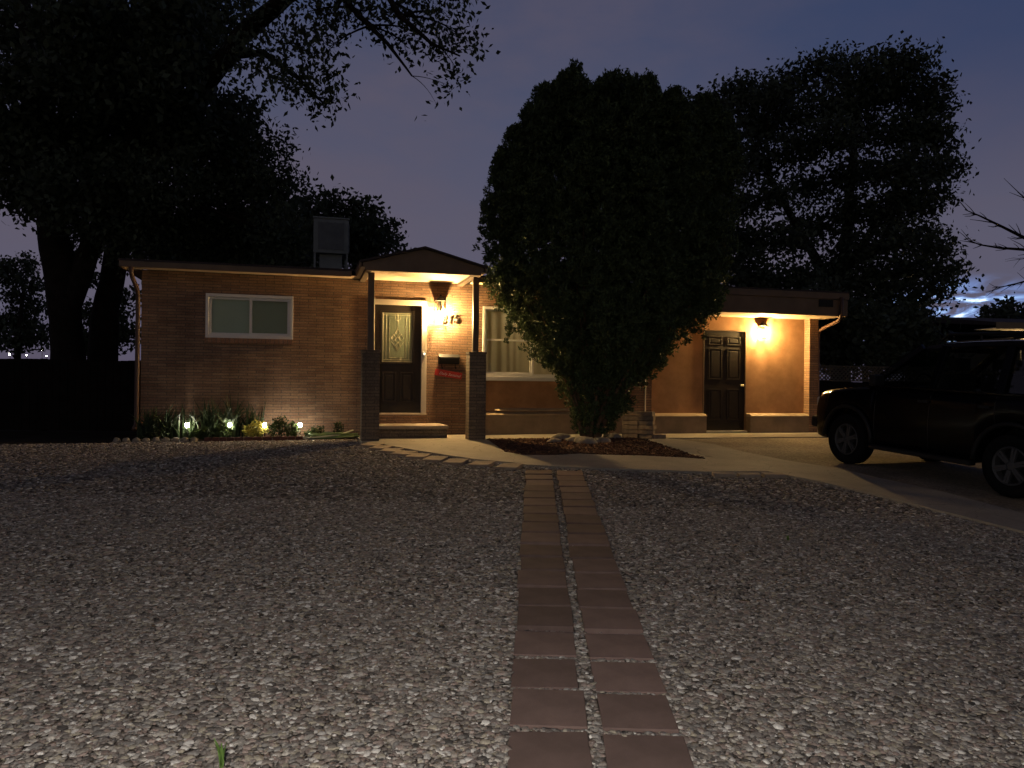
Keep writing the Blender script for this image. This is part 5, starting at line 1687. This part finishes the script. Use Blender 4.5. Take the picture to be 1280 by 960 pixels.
# bluer towards the upper right
bx_ = N(nt, 'ShaderNodeMapRange'); bx_.interpolation_type = 'SMOOTHSTEP'
for i, v in ((1, 0.05), (2, 0.55)): bx_.inputs[i].default_value = v
L(sep.outputs[0], bx_.inputs[0])
bz_ = N(nt, 'ShaderNodeMapRange'); bz_.interpolation_type = 'SMOOTHSTEP'
for i, v in ((1, 0.16), (2, 0.42), (4, 0.8)): bz_.inputs[i].default_value = v
L(sep.outputs[2], bz_.inputs[0])
bm2 = N(nt, 'ShaderNodeMath', operation='MULTIPLY'); L(bx_.outputs[0], bm2.inputs[0]); L(bz_.outputs[0], bm2.inputs[1])
col = mixc(nt, bm2.outputs[0], col, lin(44, 60, 95))
# unseen sky behind the viewer dimmed, as in the ramp overhead, to darken the yard
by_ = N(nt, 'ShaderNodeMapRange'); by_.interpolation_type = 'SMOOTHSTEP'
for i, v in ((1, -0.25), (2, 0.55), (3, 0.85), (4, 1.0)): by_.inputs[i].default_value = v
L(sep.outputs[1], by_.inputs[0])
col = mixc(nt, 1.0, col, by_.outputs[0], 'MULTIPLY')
# added warm band low behind the viewer, brightening the camera-facing walls
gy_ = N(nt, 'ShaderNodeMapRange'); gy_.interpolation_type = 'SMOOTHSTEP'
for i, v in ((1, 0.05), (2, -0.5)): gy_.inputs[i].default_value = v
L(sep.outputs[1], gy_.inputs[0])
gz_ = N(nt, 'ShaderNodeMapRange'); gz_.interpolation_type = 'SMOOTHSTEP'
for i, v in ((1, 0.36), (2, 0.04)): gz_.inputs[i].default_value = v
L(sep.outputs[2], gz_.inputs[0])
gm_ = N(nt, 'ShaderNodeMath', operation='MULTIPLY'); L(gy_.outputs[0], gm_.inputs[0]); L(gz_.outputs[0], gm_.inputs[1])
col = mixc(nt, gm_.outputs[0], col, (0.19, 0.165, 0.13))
# break in the cloud at the right where the last light comes through
gd_ = Vector((0.575, 1.0, 0.092)).normalized()
sub = N(nt, 'ShaderNodeVectorMath', operation='SUBTRACT'); sub.inputs[1].default_value = gd_
L(tc.outputs['Generated'], sub.inputs[0])
mp2 = N(nt, 'ShaderNodeMapping'); mp2.inputs['Scale'].default_value = (9.0, 9.0, 22.0)
L(sub.outputs[0], mp2.inputs[0])
ln = N(nt, 'ShaderNodeVectorMath', operation='LENGTH')
L(mp2.outputs[0], ln.inputs[0])
fall = N(nt, 'ShaderNodeMapRange'); fall.interpolation_type = 'SMOOTHSTEP'
for i, v in ((1, 0.25), (2, 1.15), (3, 1.25), (4, 0.0)): fall.inputs[i].default_value = v
L(ln.outputs['Value'], fall.inputs[0])
mp3 = N(nt, 'ShaderNodeMapping'); mp3.inputs['Scale'].default_value = (11.0, 11.0, 52.0); mp3.inputs['Rotation'].default_value = (0.0, R(-9), 0); mp3.inputs['Location'].default_value = (1.3, 0.2, 0.55)
L(tc.outputs['Generated'], mp3.inputs[0])
nz2 = N(nt, 'ShaderNodeTexNoise', i_Scale=1.0, i_Detail=6.0, i_Roughness=0.6); nz2.inputs['Distortion'].default_value = 0.7
L(mp3.outputs[0], nz2.inputs['Vector'])
th = N(nt, 'ShaderNodeMapRange')
for i, v in ((1, 0.42), (2, 0.58), (3, 0.0), (4, 1.0)): th.inputs[i].default_value = v
L(nz2.outputs['Fac'], th.inputs[0])
pw_ = N(nt, 'ShaderNodeMath', operation='MULTIPLY'); L(th.outputs[0], pw_.inputs[0]); L(fall.outputs[0], pw_.inputs[1])
cr2 = N(nt, 'ShaderNodeValToRGB')
e2 = cr2.color_ramp.elements
e2[0].color = (0, 0, 0, 1); e2[1].color = (1.0, 1.25, 1.5, 1)
e = e2.new(0.35); e.color = (0.06, 0.13, 0.32, 1)
e = e2.new(0.7); e.color = (0.25, 0.45, 0.80, 1)
L(pw_.outputs[0], cr2.inputs[0])
col = mixc(nt, 1.0, col, cr2.outputs[0], 'ADD')
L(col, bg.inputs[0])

# ------------------------------------------------------------------ camera and render settings
cam = bpy.data.cameras.new('Camera')
co = bpy.data.objects.new('Camera', cam)
COL.objects.link(co)
cam.sensor_width = 36.0
cam.lens = 36.0 * F / 1280
cam.clip_end = 2000
co.matrix_world = Matrix.Translation((0, 0, 1.65)) @ Matrix.Rotation(R(90), 4, 'X') @ Matrix.Rotation(ROLL, 4, 'Z')
scene.camera = co
scene.render.engine = 'CYCLES'
scene.cycles.use_denoising = True
try:
    scene.cycles.denoiser = 'OPENIMAGEDENOISE'
except Exception:
    pass
scene.cycles.max_bounces = 6
scene.cycles.diffuse_bounces = 3
scene.cycles.transparent_max_bounces = 16
scene.cycles.sample_clamp_indirect = 3.0
scene.cycles.caustics_reflective = False
scene.cycles.caustics_refractive = False
scene.view_settings.view_transform = 'Standard'
scene.view_settings.look = 'None'
scene.view_settings.exposure = 0.0
scene.view_settings.gamma = 1.0
